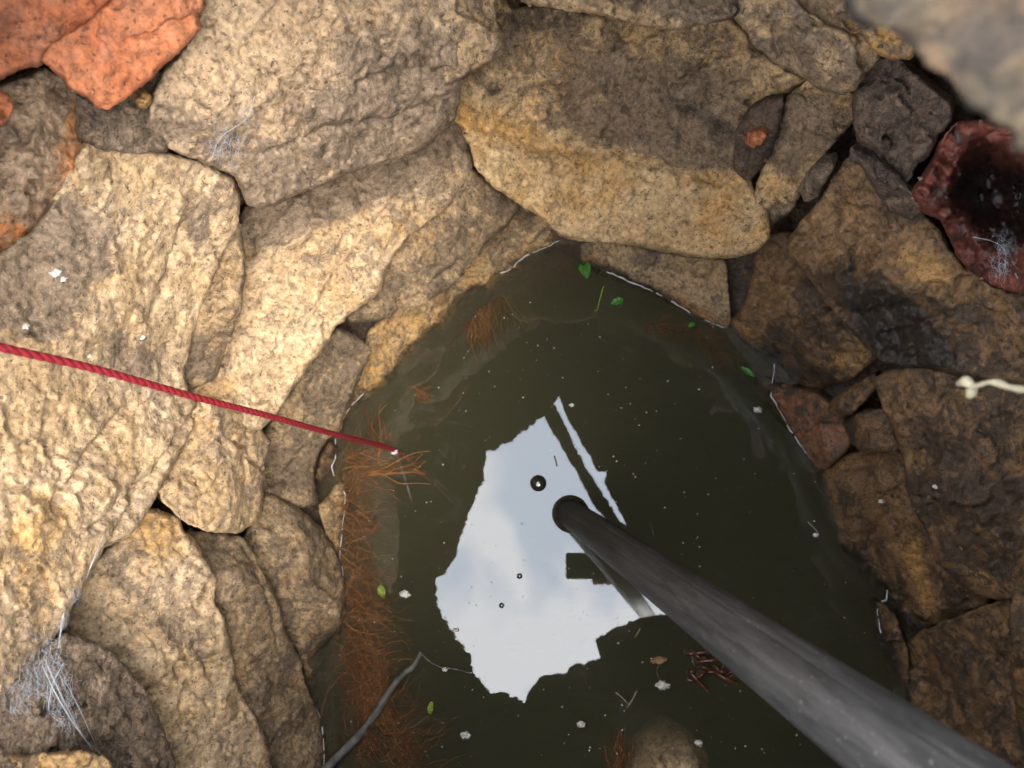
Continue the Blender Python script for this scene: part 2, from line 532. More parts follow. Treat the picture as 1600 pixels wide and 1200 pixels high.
# ------------------------------------------------------------------ the setting: ground, earth behind the stones, water
ZG = 0.79 * H
HOLE = [(850,650),(820,675),(800,690),(778,702),(762,708),(755,730),(757,750),(742,780),(735,800),(720,840),(712,870),(695,897),(680,905),(683,930),(690,960),(705,980),(718,1000),(735,1020),(740,1050),(755,1070),(770,1083),(790,1078),(805,1090),(820,1097),(826,1080),(845,1055),(885,1050),(890,1040),(950,1027),(930,1000),(950,985),(1000,965),(1030,960),(1100,960),(1130,900),(1125,780),(1085,660),(985,600),(885,610)]
hp = np.array([[mirrored(x, y, ZG).x, mirrored(x, y, ZG).y] for x, y in HOLE])
hp = densify(hp, 0.003)
hp = np.array([q * (1 + 0.018 * noise.noise(Vector((q[0] * 40, q[1] * 40, 0))) + 0.014 * noise.noise(Vector((q[0] * 90, q[1] * 90, 4))) + 0.020 * abs(noise.noise(Vector((q[0] * 170, q[1] * 170, 7)))) ** 1.5) for q in hp])
nh = len(hp)
gv, gf = [], []
prof = [(1.10, ZG - 0.012), (1.0, ZG - 0.006), (1.04, ZG + .004), (1.25, ZG + 0.01), (1.8, ZG + 0.0), (4, ZG), (20, ZG), (120, ZG)]
for (k, z) in prof:
    for q in hp:
        a = math.atan2(q[1], q[0]); r = math.hypot(*q)
        rr = r * k if k < 2 else 0.35 * k
        zz = z + (0.012 * noise.noise(Vector((q[0] * k * 12, q[1] * k * 12, 2))) if 1.0 < k < 5 else 0)
        gv.append((rr * math.cos(a), rr * math.sin(a), zz))
for i in range(len(prof) - 1):
    for j in range(nh):
        k = (j + 1) % nh
        gf.append([i * nh + j, i * nh + k, (i + 1) * nh + k, (i + 1) * nh + j])
ground = mesh_obj('ground', gv, gf, MT['soil'], centre=False)
tag(ground, kind='structure')

ev, ef = [], []
NA, NZ = 240, 46
for i in range(NZ):
    z = -0.55 + (ZG + 0.52) * i / (NZ - 1)
    for j in range(NA):
        th = -math.pi + 2 * math.pi * j / NA
        R = float(rw(th))
        t = z / H
        if z > 0: r = R * (1 + FLARE * t) + min(0.19, 0.065 + z * 0.55)
        else: r = R + 0.02 + z * 0.42
        r += 0.012 * noise.fractal(Vector((math.cos(th) * R * 9, math.sin(th) * R * 9, z * 9)), .9, 2, 4)
        ev.append((r * math.cos(th), r * math.sin(th), z))
for i in range(NZ - 1):
    for j in range(NA):
        k = (j + 1) % NA
        ef.append([i * NA + j, (i + 1) * NA + j, (i + 1) * NA + k, i * NA + k])
ef.append(list(range(NA)))
earth = mesh_obj('earth', ev, ef, MT['darkmud'], centre=False)
tag(earth, kind='structure')

# water: a thin glossy skin over murky, absorbing water
m, n, l, o = new_mat('murky_water')
tcn = n.new('ShaderNodeTexCoord')
murk = N(n, l, 'ShaderNodeTexNoise', Vector=tcn.outputs['Object'], Scale=5.0, Detail=5.0, Distortion=1.2).outputs['Fac']
film = mixc(n, l, ramp(n, l, murk, [(0.35, 0.0), (0.7, 1.0)]), (0.052, 0.051, 0.027), (0.080, 0.074, 0.043))
df = N(n, l, 'ShaderNodeBsdfDiffuse', Color=film)
tr = n.new('ShaderNodeBsdfTransparent')
mx = N(n, l, 'ShaderNodeMixShader', Fac=0.26)
l.new(df.outputs[0], mx.inputs[1]); l.new(tr.outputs[0], mx.inputs[2])
gl = N(n, l, 'ShaderNodeBsdfGlossy', Roughness=0.0, Color=(0.95, 0.97, 1.0, 1))
rip = N(n, l, 'ShaderNodeTexNoise', Vector=tcn.outputs['Object'], Scale=14.0, Detail=2.0).outputs['Fac']
bp = N(n, l, 'ShaderNodeBump', Strength=0.012, Distance=0.004, Height=rip)
fr = N(n, l, 'ShaderNodeFresnel', IOR=1.72)
mx2 = n.new('ShaderNodeMixShader')
l.new(fr.outputs[0], mx2.inputs[0]); wmp = N(n, l, 'ShaderNodeMapping', Vector=tcn.outputs['Object'], Scale=(1.0, 1.9, 1.0))
wsp = N(n, l, 'ShaderNodeTexNoise', Vector=wmp.outputs[0], Scale=7.0, Detail=9.0, Roughness=.68, Distortion=2.6).outputs['Fac']
wsp2 = N(n, l, 'ShaderNodeTexNoise', Vector=tcn.outputs['Object'], Scale=3.2, Detail=3.0).outputs['Fac']
wf_ = mathn(n, l, 'MULTIPLY', ramp(n, l, wsp, [(0.50, 0.0), (0.72, 1.0)]), ramp(n, l, wsp2, [(0.42, 0.0), (0.62, 1.0)]))
wf_ = mathn(n, l, 'MULTIPLY', wf_, 0.13)
dust = N(n, l, 'ShaderNodeBsdfDiffuse', Color=(.26, .245, .20, 1))
mdu = n.new('ShaderNodeMixShader'); l.new(wf_, mdu.inputs[0]); l.new(tr.outputs[0], mdu.inputs[1]); l.new(dust.outputs[0], mdu.inputs[2])
l.new(mdu.outputs[0], mx2.inputs[1]); l.new(gl.outputs[0], mx2.inputs[2])
l.new(mx2.outputs[0], o.inputs['Surface'])
va = N(n, l, 'ShaderNodeVolumeAbsorption', Color=(0.42, 0.33, 0.10, 1), Density=34.0)
vsc = N(n, l, 'ShaderNodeVolumeScatter', Color=(0.86, 0.87, 0.52, 1), Density=14.5)
vadd = n.new('ShaderNodeAddShader'); l.new(va.outputs[0], vadd.inputs[0]); l.new(vsc.outputs[0], vadd.inputs[1])
l.new(vadd.outputs[0], o.inputs['Volume'])
MT['water'] = m
m2, n2_, l2_, o2_ = new_mat('water_skin')
g2 = N(n2_, l2_, 'ShaderNodeBsdfGlossy', Roughness=0.0, Color=(0.95, 0.97, 1.0, 1)); d2 = N(n2_, l2_, 'ShaderNodeBsdfDiffuse', Color=(.03, .03, .018, 1))
f2 = N(n2_, l2_, 'ShaderNodeFresnel', IOR=1.72); x2 = n2_.new('ShaderNodeMixShader')
l2_.new(f2.outputs[0], x2.inputs[0]); l2_.new(d2.outputs[0], x2.inputs[1]); l2_.new(g2.outputs[0], x2.inputs[2]); l2_.new(x2.outputs[0], o2_.inputs['Surface'])
MT['skin_water'] = m2
wv, wf = [], []
NW = 160
for z in (0.0, -0.5):
    for j in range(NW):
        th = 2 * math.pi * j / NW - math.pi
        r = float(rw(th)) + 0.055
        wv.append((r * math.cos(th), r * math.sin(th), z))
wf.append(list(range(NW))); wf.append(list(range(2 * NW - 1, NW - 1, -1)))
for j in range(NW):
    k = (j + 1) % NW
    wf.append([j, NW + j, NW + k, k])
water = mesh_obj('water', wv, wf, MT['water'], smooth=False, centre=False)
tag(water, kind='structure')

# ------------------------------------------------------------------ the stone lining
wall = empty('well_wall', (0, 0, 0))
tag(wall, 'rough dry stone lining of the well around the dark water', 'wall')
SEED = [0]
def st(poly, mat, label=None, **kw):
    SEED[0] += 1
    kw['g'] = kw.get('g', .05) * 1.9
    kw.setdefault('rough', .45 + .7 * ((SEED[0] * 0.618) % 1))
    if SEED[0] % 4 == 1: kw.setdefault('strata', (.35, -.2, .9) if SEED[0] % 8 == 1 else (.6, .6, .5))
    return rock('stone', poly, MT[mat], wall, label, seed=SEED[0], **kw)

# -- waterline course, left and far side
st([(532,672),(560,642),(590,624),(637,594),(670,572),(700,547),(722,527),(735,500),(745,480),(760,468),(780,458),(800,449),(850,441),(895,427),(910,412),(916,380),(880,366),(850,342),(820,320),(790,345),(760,375),(735,400),(715,432),(680,462),(640,480),(600,494),(575,520),(570,545),(556,580),(540,620)],
   'tan', 'tan ledge stone running along the far left waterline', g=0.06, bumps=[(690,500,50,.012),(850,395,40,.01),(600,580,40,.01)], folds=[((900,395,560,600),0.0002)],
   cracks=[([(700,545),(720,500),(690,490)],4,.004),([(740,470),(780,430),(800,400)],4,.004)], stains=[(840,410,30,0,-.1),(820,440,40,1,.25),(600,560,50,1,.1),(780,360,60,0,.08),(880,420,30,1,.3)])
st([(735,262),(775,292),(815,322),(795,352),(762,376),(745,400),(722,432),(690,458),(640,485),(600,500),(545,505),(540,480),(585,440),(605,400),(635,362),(690,325),(715,290)],
   'grey', 'brown stone tucked under the knobbly tan boulder', g=0.05, cracks=[([(610,500),(680,440),(720,410)],4,.006),([(640,470),(650,420),(700,360)],3,.004)], stains=[(640,440,60,1,.1),(780,310,30,0,.1),(700,340,50,2,.12)])
st([(528,508),(560,528),(584,546),(567,580),(550,620),(537,655),(532,672),(507,692),(493,720),(490,745),(498,788),(470,795),(440,780),(410,768),(390,740),(400,690),(440,635),(470,580),(500,540)],
   'grey', 'brown mottled stone where the red rope passes', g=0.05, bumps=[(470,680,50,.012)], stains=[(540,560,60,0,.1),(450,740,50,0,.03)], cracks=[([(383,693),(408,737),(410,765)],4,.01)])
st([(492,748),(500,708),(515,690),(532,700),(532,730),(516,768),(500,785)], 'brown', 'small dark stone wedged beside the water', g=0.02, lift=-0.03, h=3.2)
st([(497,792),(515,770),(532,735),(538,702),(550,700),(551,745),(550,800),(545,850),(537,885),(515,850)], 'tan', 'narrow pale upright stone at the left waterline', g=0.02, lift=-0.01, h=3.2)
st([(380,836),(398,812),(408,788),(413,768),(440,778),(470,795),(497,820),(517,845),(531,880),(541,915),(536,960),(531,990),(537,1050),(541,1100),(538,1170),(545,1230),(520,1230),(505,1130),(480,1080),(465,1020),(450,1000),(430,960),(415,915),(395,870)],
   'grey', 'brown stone standing in the water at lower left', g=0.045, folds=[((470,830,520,1000),0.0002)], bumps=[(440,890,40,.012)], stains=[(520,850,50,2,.2),(430,880,60,1,.1),(520,1080,(30,120,0),2,.35)], cracks=[([(455,900),(470,960),(465,1005)],4,.005),([(484,995),(486,1001)],3,.02)])
st([(284,828),(330,832),(378,838),(395,860),(406,885),(427,920),(437,950),(447,990),(457,1010),(467,1025),(477,1070),(497,1115),(512,1150),(520,1200),(530,1290),(430,1290),(400,1165),(360,1080),(340,1000),(320,930),(315,880),(300,855)],
   'grey', 'mottled grey brown slab between two lower left stones', g=0.05, bumps=[(385,900,40,.015)], stains=[(420,1000,(40,150,-20),0,.02)], cracks=[([(400,880),(430,960),(440,1010)],5,.005)])
st([(212,795),(245,793),(277,808),(287,830),(307,850),(327,880),(337,905),(334,940),(352,970),(360,1010),(367,1060),(372,1080),(397,1115),(417,1165),(440,1290),(270,1300),(262,1200),(250,1150),(225,1100),(200,1055),(180,1030),(140,1005),(115,1000),(95,985),(105,955),(125,920),(145,880),(170,850),(190,830)],
   'pale', 'large ochre stone beside the mud at lower left', g=0.06, folds=[((150,1000,300,1240),0.0004)], bumps=[(260,880,60,.015)], stains=[(250,830,60,1,.22),(240,960,(120,35,35),0,.12),(150,990,60,0,-.25),(240,1090,(120,25,55),0,-.3),(230,1080,(140,22,58),1,-.1)],
   cracks=[([(180,950),(230,985),(290,1060),(330,1100)],6,.006),([(300,1000),(330,1060)],4,.005)])
st([(310,620),(340,628),(395,655),(425,690),(412,720),(411,760),(413,790),(402,815),(372,833),(330,832),(290,817),(258,787),(246,765),(260,720),(275,690),(285,660)],
   'pale', 'rounded pale stone end jutting over a dark gap', g=0.03, lift=0.01, bumps=[(330,780,50,.012)], cracks=[([(350,740),(310,790)],4,.004),([(381,693),(408,737)],4,.008)], stains=[(262,745,14,2,.6),(340,680,60,0,.05)])
# -- second course, left
st([(378,325),(440,305),(480,290),(540,265),(600,245),(650,225),(690,195),(712,178),(727,200),(740,240),(737,275),(717,300),(692,330),(642,365),(614,400),(602,430),(592,460),(547,490),(522,515),(507,545),(482,572),(472,590),(447,620),(432,650),(405,672),(370,665),(320,650),(290,620),(285,590),(300,540),(320,470),(350,420),(370,370)],
   'pale', 'knobbly tan boulder with a crusted top darkened as shade under the overhanging stone', g=0.09, bumps=[(640,290,60,.015),(430,500,90,.015),(690,240,40,.012)], folds=[((330,400,640,240),-0.00025)],
   stains=[(470,330,(130,30,-22),0,.25),(560,300,(120,25,-22),0,.18),(680,240,60,0,.14),(700,250,50,1,.15),(600,370,60,1,.1),(400,560,90,0,-.06),(530,440,60,1,.12)],  # real crust, darkened along the top to paint the overhang's contact shadow
   cracks=[([(560,380),(620,310),(640,280)],6,.008),([(480,520),(530,420),(545,380)],7,.008),([(600,400),(640,340),(690,300)],5,.006)])
st([(376,345),(384,400),(379,470),(357,540),(337,592),(300,605),(280,592),(292,540),(312,470),(332,420),(352,370)],
   'grey', 'narrow brown stone in the cleft right of the biggest pale stone', g=0.02, lift=0.0, h=3.2, stains=[(365,400,30,2,.3),(330,440,40,1,.12)], cracks=[([(350,400),(330,520)],4,.006)])
st([(128,220),(180,230),(260,238),(330,258),(366,278),(377,310),(373,350),(347,400),(327,450),(307,510),(288,580),(296,615),(312,640),(292,690),(262,740),(242,780),(212,830),(182,852),(152,880),(132,920),(112,950),(105,980),(72,1010),(47,1050),(20,1080),(-5,1090),(-260,1100),(-300,700),(-260,420),(-60,420),(0,395),(45,365),(90,300)],
   'pale', 'biggest and palest stone, filling the left of the wall behind the rope', facet=.65, g=0.05, lift=0.015, h=4.2, rnd=14, edge=0.018,
   folds=[((330,330,180,1000),-0.00028)], bumps=[(180,450,120,.02),(120,760,120,.012),(260,690,50,.012)],
   cracks=[([(200,640),(150,700),(100,790)],8,.008),([(230,760),(180,850),(130,950)],7,.008),([(80,700),(105,740),(90,800)],5,.008),([(300,330),(270,420),(240,500)],9,.005),([(310,640),(240,740),(150,830)],5,.006)],
   stains=[(70,420,(90,60,-20),0,.28),(60,500,50,0,.22),(130,360,(70,60,-40),0,.14),(340,320,(25,60,20),2,.28),(310,360,(20,40,0),0,.2),(200,560,40,0,.16),(60,860,(50,120,10),1,.25),(190,300,60,0,-.15),(250,430,70,0,-.1),(100,650,110,0,-.12),(60,950,(40,90,20),0,.1)])
# -- upper courses, far side
st([(690,-60),(770,-60),(775,35),(789,55),(791,75),(781,89),(756,101),(727,122),(690,140)], 'grey', 'brown step of rock beside the overhanging upper left stone', g=0.03, lift=0.01, h=3.4, stains=[(750,60,40,1,.05)])
st([(325,-70),(318,20),(290,75),(255,110),(235,150),(228,190),(245,225),(325,258),(365,274),(379,300),(386,320),(406,326),(441,318),(466,301),(501,291),(531,276),(571,263),(601,251),(641,241),(666,230),(691,206),(711,186),(719,160),(719,130),(722,80),(716,30),(712,-70)],
   'umber', 'huge overhanging grey tan stone at the upper left', g=0.03, lift=0.065, h=4.0, rnd=9, edge=0.018, bumps=[(600,130,130,.015),(330,120,90,.012)], folds=[((330,250,700,150),0.0002)],
   stains=[(600,180,(200,130,-20),0,.16),(330,60,90,0,-.18),(420,60,100,0,-.12),(560,40,60,1,.1),(330,160,70,2,.08),(560,255,(40,14,-25),2,.35),(620,160,(90,60,0),0,.03),(400,310,30,0,.2),(290,190,50,0,.1)],
   cracks=[([(420,240),(520,200),(620,190),(680,160)],6,.006),([(380,80),(440,120),(470,200)],5,.005),([(560,130),(620,110),(700,110)],5,.004)])
st([(775,-20),(800,14),(850,8),(900,18),(960,22),(1000,32),(1060,34),(1140,22),(1158,40),(1182,75),(1217,100),(1252,115),(1264,124),(1240,142),(1217,150),(1187,160),(1172,175),(1163,190),(1157,215),(1150,243),(1154,262),(1172,280),(1180,300),(1200,330),(1205,370),(1190,387),(1166,399),(1131,405),(1086,403),(1050,396),(1000,386),(940,377),(905,379),(878,370),(850,346),(830,331),(810,319),(770,291),(745,266),(735,231),(718,196),(700,170),(700,120)],
   'tan', 'massive far stone with a grey upper face and a smooth yellow tan lower face', g=0.07, lift=0.02, h=4.0, rnd=11, edge=0.018, rough=0.8,
   folds=[((700,150,1180,290),-0.0008)], bumps=[(1060,200,100,.02),(900,290,90,.015)],
   stains=[(720,180,(40,25,20),1,.3),(850,225,(130,22,20),1,.2),(1000,320,(200,40,12),0,-.5),(850,270,(120,40,25),0,-.5),(1080,340,(110,60,10),0,-.45),(1130,300,(60,60,0),1,.12),(900,300,(150,50,20),1,.03),(790,220,(70,35,35),0,-.2),
           (960,130,(230,90,18),0,.14),(1060,150,(90,60,20),0,.2),(1100,230,(60,35,15),0,.25),(830,30,(60,22,5),2,.5),(780,70,(30,60,0),2,.35),(1000,210,(120,25,12),0,.12),(1100,130,(40,25,30),2,.4),(1070,168,(65,18,25),2,.55),(1125,215,(34,26,0),2,.5),(960,150,(50,20,10),2,.25),(1000,60,(90,14,5),2,.25),(770,145,22,2,.6),(1000,90,90,0,-.05)],
   cracks=[([(722,180),(770,205),(850,232),(905,240),(960,238),(1060,266),(1150,290)],5,.010),([(770,145),(850,150),(900,145)],4,.004),([(905,240),(960,215),(1050,215),(1120,262)],5,.006),([(960,345),(1000,365),(1080,380)],5,.005),([(1000,120),(1060,130),(1140,110)],5,.006)])
st([(905,379),(945,377),(1000,386),(1060,397),(1100,404),(1134,405),(1137,440),(1141,480),(1141,502),(1136,514),(1110,507),(1075,492),(1040,475),(1000,459),(945,441),(915,420),(908,408)],
   'grey', 'grey wedge of stone at the far waterline under the massive stone', g=0.04, folds=[((930,400,1130,495),0.0006)], stains=[(1090,430,50,0,-.12),(1080,430,30,1,.1),(1000,440,(110,16,22),2,.3),(1010,455,(120,10,24),1,.4)], cracks=[([(1015,408),(1017,412)],5,.02)])
st([(1224,160),(1230,150),(1250,134),(1264,124),(1294,140),(1331,144),(1336,162),(1337,189),(1321,203),(1297,231),(1284,251),(1267,271),(1253,291),(1250,305),(1240,325),(1220,342),(1196,359),(1186,385),(1172,398),(1165,380),(1172,337),(1178,304),(1200,240),(1214,190)],
   'tan', 'narrow tan stone with grey spots beside the dark cleft', g=0.06, h=3.3, folds=[((1225,150,1180,370),-.0004)], stains=[(1270,190,(60,40,20),0,.3),(1290,150,60,2,.25),(1235,245,22,0,.25),(1210,340,30,0,.15),(1195,300,25,0,-.2)])
st([(800,-70),(811,0),(831,8),(861,13),(921,21),(961,29),(1001,39),(1041,46),(1061,46),(1101,39),(1146,29),(1157,15),(1158,-70)], 'grey', 'ledge stone along the top edge of the view', g=0.02, lift=0.035, h=3.4, stains=[(930,20,(100,8,8),0,-.3),(1090,5,(70,30,0),0,.18)])
st([(1230,-70),(1238,0),(1272,36),(1292,42),(1347,56),(1362,82),(1387,92),(1425,92),(1440,60),(1400,0),(1395,-70)], 'tan', 'ochre stone with black lichen spots below the blurred bar', g=0.03, lift=0.005, h=3.4, stains=[(1300,30,60,0,.12),(1300,20,80,1,.25),(1390,75,40,1,.5),(1340,50,30,2,.15)])
st([(1142,-70),(1146,28),(1166,50),(1181,75),(1206,98),(1241,115),(1260,123),(1272,136),(1291,143),(1316,148),(1336,142),(1349,126),(1353,115),(1366,105),(1377,88),(1370,66),(1345,50),(1320,46),(1285,34),(1255,12),(1238,-10),(1238,-70)],
   'grey', 'grey brown tongue shaped stone hanging at the upper right', g=0.03, lift=0.03, h=3.4, bumps=[(1300,110,40,.012)], stains=[(1230,50,(60,40,30),0,.06),(1310,118,(20,10,5),2,.35),(1345,70,25,2,.3)], cracks=[([(1300,80),(1295,105),(1325,100)],3,.005)])
# -- right side
st([(1250,360),(1205,366),(1182,394),(1174,430),(1166,470),(1151,490),(1141,500),(1136,515),(1142,552),(1165,572),(1190,592),(1215,606),(1250,613),(1290,606),(1320,598),(1345,581),(1372,560),(1420,545),(1440,480),(1400,420),(1320,370)],
   'brown', 'brown tan stone with a dark sloping face at the right waterline', g=0.05, folds=[((1140,495,1310,575),0.0008)], stains=[(1230,560,(110,28,25),2,.45),(1330,560,(40,30,-30),1,.35),(1200,450,(40,80,20),0,-.15),(1210,510,30,0,.1),(1180,530,(50,14,40),1,.3),(1330,500,60,2,.4),(1290,480,60,2,.15)], cracks=[([(1200,440),(1230,490),(1290,540)],5,.004)])
st([(1345,220),(1341,230),(1321,251),(1301,281),(1281,311),(1256,341),(1233,371),(1224,384),(1231,402),(1256,422),(1268,442),(1285,465),(1320,510),(1360,545),(1382,566),(1412,572),(1462,575),(1500,590),(1660,612),(1680,470),(1560,455),(1500,412),(1470,360),(1440,330),(1420,300),(1390,260),(1360,235)],
   'brown', 'broad right hand stone with a black damp patch and a yellow corner', g=0.05, lift=0.065, h=3.8, rough=.8, bumps=[(1400,420,90,.01)],
   stains=[(1390,500,(105,55,35),2,1.1),(1430,550,(80,40,20),2,.5),(1290,430,(40,30,40),2,.2),(1450,420,(60,28,25),1,.4),(1450,410,(70,30,25),0,-.3),(1300,340,(60,90,35),0,-.15),(1310,330,60,1,-.2),(1400,270,30,0,.3),(1560,530,60,1,.15),(1440,350,(40,25,40),2,.35)],
   cracks=[([(1450,500),(1520,480),(1600,520)],6,.005)])
st([(1168,576),(1176,602),(1191,632),(1211,652),(1236,680),(1256,702),(1277,731),(1292,734),(1312,716),(1327,697),(1334,672),(1325,645),(1300,622),(1270,606),(1220,598)], 'red', 'rust red wet stone at the right waterline', g=0.03, h=3.2, bumps=[(1285,690,25,.01)], stains=[(1230,640,40,1,.2),(1285,690,25,0,-.15),(1215,670,(60,12,48),2,.4)])
st([(1294,642),(1300,624),(1330,603),(1368,580),(1375,600),(1352,627),(1337,642),(1315,657)], 'brown', 'splintered grey brown stone in the right hand gap', g=0.01, lift=0.0, h=3.0, strata=(.3,.6,.7))
st([(1317,660),(1340,643),(1378,636),(1395,665),(1404,706),(1345,706),(1330,692)], 'brown', 'dark purple brown stone recessed on the right', g=0.01, lift=-0.01, h=3.2, stains=[(1360,680,40,2,.2)])
st([(1349,935),(1366,925),(1402,965),(1420,1020),(1420,1070),(1402,1060),(1385,1042),(1366,1000)], 'brown', 'wet stone shining at the lower right waterline', g=0.01, h=3.0, stains=[(1390,1010,30,2,.3)])
st([(1273,740),(1300,727),(1325,709),(1345,703),(1400,700),(1430,710),(1440,760),(1470,800),(1500,860),(1545,920),(1545,945),(1480,972),(1440,985),(1424,1000),(1420,1060),(1412,1076),(1395,1050),(1375,1010),(1361,980),(1351,940),(1345,910),(1340,887),(1325,871),(1313,851),(1309,825),(1299,800),(1280,762)],
   'brown', 'brown ridged stone with a yellow streak at the right waterline', g=0.05, lift=0.005, h=3.4, folds=[((1300,720,1440,960),-.0003)], bumps=[(1330,770,40,.012)], stains=[(1350,720,(50,14,-10),1,.25),(1350,720,(60,14,-10),0,-.25),(1435,895,(14,50,-20),1,.5),(1435,895,(16,55,-20),0,-.4),(1390,810,(30,70,-25),0,-.1),(1470,900,50,2,.25),(1340,900,(20,90,-15),2,.15)])
st([(1366,592),(1380,580),(1420,574),(1465,578),(1500,588),(1660,608),(1700,700),(1690,880),(1615,868),(1592,900),(1582,937),(1546,936),(1500,916),(1466,881),(1441,821),(1416,771),(1413,726),(1402,690),(1391,660),(1376,630)],
   'brown', 'large dark brown right hand stone behind the pale stick', g=0.05, lift=0.055, h=3.8, bumps=[(1500,720,80,.012)], stains=[(1420,610,50,1,.1),(1480,780,70,0,.06),(1550,900,(30,30,0),2,.3),(1540,900,(30,20,0),1,.3),(1400,640,30,0,-.1),(1560,640,60,2,.12)])
st([(1408,1060),(1418,1000),(1440,985),(1480,970),(1546,944),(1600,930),(1620,1000),(1640,1100),(1650,1290),(1500,1290),(1425,1150)], 'brown', 'damp olive brown stone at the lower right corner', g=0.04, lift=0.01, h=3.6, stains=[(1500,1050,100,2,.15)])
st([(1640,860),(1606,866),(1582,920),(1575,980),(1580,1060),(1590,1130),(1604,1200),(1640,1290),(1800,1260),(1800,860)], 'brown', 'brown stone cut off by the right edge of the view', g=0.02, lift=0.05, h=4.0, stains=[(1600,1000,60,1,.1)])
st([(-60,1185),(60,1177),(130,1172),(167,1185),(190,1230),(160,1300),(-60,1300)], 'tan', 'flat tan stone below the mud in the lower left corner', g=0.02, lift=0.06, h=3.4)

# -- the courses outside the picture, seen in the water only
rng = random.Random(3)
rings = [1.0, 1.4, 1.95, 2.7, 3.7]
for ri in range(4):
    na = [13, 14, 15, 16][ri]
    ph = rng.random()
    for a in range(na):
        t0 = (a + ph + .04) / na * 2 * math.pi; t1 = (a + ph + .96) / na * 2 * math.pi
        poly = []
        for (tt, kk) in ((t0,0),(t0*.66+t1*.34,0),(t0*.33+t1*.67,0),(t1,0),(t1,.5),(t1,1),(t0*.33+t1*.67,1),(t0*.66+t1*.34,1),(t0,1),(t0,.5)):
            # direction on the water, then scaled outwards in the picture
            th = tt; R = float(rw(((th + math.pi) % (2*math.pi)) - math.pi))
            k = rings[ri] + (rings[ri + 1] - rings[ri]) * kk + rng.uniform(-.04, .04)
            dcam = M3.transposed() @ Vector((R * math.cos(th) * k, R * math.sin(th) * k, -H))
            if dcam.z > -0.15: poly = None; break
            poly.append((800 + F * dcam.x / -dcam.z, 600 - F * dcam.y / -dcam.z))
        if not poly: continue
        q = np.array(poly)
        if inside(q, np.array([[a_, b_] for a_ in range(-40, 1650, 60) for b_ in range(-40, 1220, 60)], float)).any(): continue
        if ((q[:, 0] > -70) & (q[:, 0] < 1700) & (q[:, 1] > -70) & (q[:, 1] < 1215)).any(): continue
        if not (np.ptp(q[:,0]) < 2500 and np.ptp(q[:,1]) < 2500): continue
        st(poly, rng.choice(['grey', 'tan', 'brown']), None, g=0.04, lift=-0.02, h=max(9, np.ptp(q[:,0]) / 40), rnd=30)

# ------------------------------------------------------------------ loose things lodged in the wall
def loose(name, poly, mat, label, cat, group=None, **kw):
    SEED[0] += 1
    o = rock(name, poly, MT[mat], None, None, seed=SEED[0], **kw)
    return tag(o, label, cat, group)

loose('mud_clod', [(118,150),(150,160),(200,140),(245,110),(262,120),(258,170),(262,205),(262,240),(200,240),(150,232),(118,215)], 'mud', 'patch of dried grey mud between the orange shard and the palest stone', 'mud', lift=-.01, g=.02, rough=1.5, h=3.2)
loose('mud_clod', [(-60,1090),(0,1080),(45,1045),(95,990),(130,995),(170,1015),(205,1050),(232,1090),(255,1140),(275,1200),(280,1290),(150,1300),(-60,1200)], 'mud', 'bank of dried brown mud under the cobweb at lower left', 'mud', lift=.035, g=.0, rough=1.5, h=3.6, stains=[(40,1110,60,2,.15),(100,1150,50,1,.12)])
loose('mud_clod', [(1334,145),(1350,122),(1372,92),(1402,88),(1445,128),(1490,165),(1485,192),(1467,212),(1452,242),(1432,258),(1412,300),(1385,290),(1352,244),(1341,222),(1336,200),(1332,170)], 'darkmud', 'dark brown mud clod packed below the blurred bar', 'mud', lift=.01, g=.02, rough=1.3, h=3.2, stains=[(1390,200,40,1,.12)])
loose('mud_clod', [(1150,200),(1170,170),(1195,155),(1226,150),(1222,185),(1210,230),(1190,262),(1168,285),(1146,260)], 'darkmud', 'dark mud in the hollow under the massive far stone', 'mud', lift=-.02, g=.03, rough=1.5, h=3.0, stains=[(1190,175,30,2,.4)])
loose('brick_chip', [(1163,222),(1170,208),(1188,204),(1197,212),(1192,224),(1176,231)], 'terra', 'small pinkish chip of brick stuck in the dark mud hollow', 'brick chip', lift=0.005, g=.0, edge=.006, rnd=6, h=2.2, thick=.015, rough=.4)
loose('tile_shard', [(-80,420),(0,400),(22,400),(52,380),(72,337),(87,312),(117,282),(127,242),(133,210),(131,180),(126,152),(95,122),(70,105),(40,120),(-20,140),(-80,140)], 'terramud', 'muddy orange brown lump of baked clay beside the palest stone', 'clay lump', group=None, lift=.005, g=.02, h=3.4, rough=1.2,
      stains=[(40,190,50,0,.35),(60,160,50,0,.3),(30,280,50,0,.3),(115,200,(14,40,0),0,-.3),(70,350,30,0,.2),(10,200,25,2,.4),(90,145,40,0,.2)])
loose('tile_shard', [(-80,130),(-5,128),(30,108),(62,103),(80,84),(130,45),(185,-5),(220,-80),(-80,-90)], 'terra', 'large orange shard in the very top left corner, dark at its far end', 'clay shard', group=None, lift=.03, g=.02, edge=.012, rnd=10, h=3.6, thick=.03, rough=.16, facet=.3, bulge=.003, stains=[(10,30,(40,50,0),2,.5),(70,50,50,0,.14)])
loose('tile_shard', [(64,92),(80,68),(130,38),(178,-5),(205,-80),(340,-80),(322,-5),(313,25),(314,45),(301,61),(276,86),(251,106),(226,131),(201,151),(171,171),(150,166),(135,151),(110,141),(95,121),(76,106)], 'terra', 'flaking orange clay shard with a crack overlapping the huge grey tan stone', 'clay shard', group=None, lift=.045, g=.02, edge=.012, rnd=9, h=3.4, thick=.03, rough=.15, facet=.28, bulge=.003,
      cracks=[([(198,62),(240,55),(265,35),(310,24)],3,.007)], folds=[((70,95,180,0),-.00008)], stains=[(165,85,12,0,.35),(200,20,40,0,.1)])
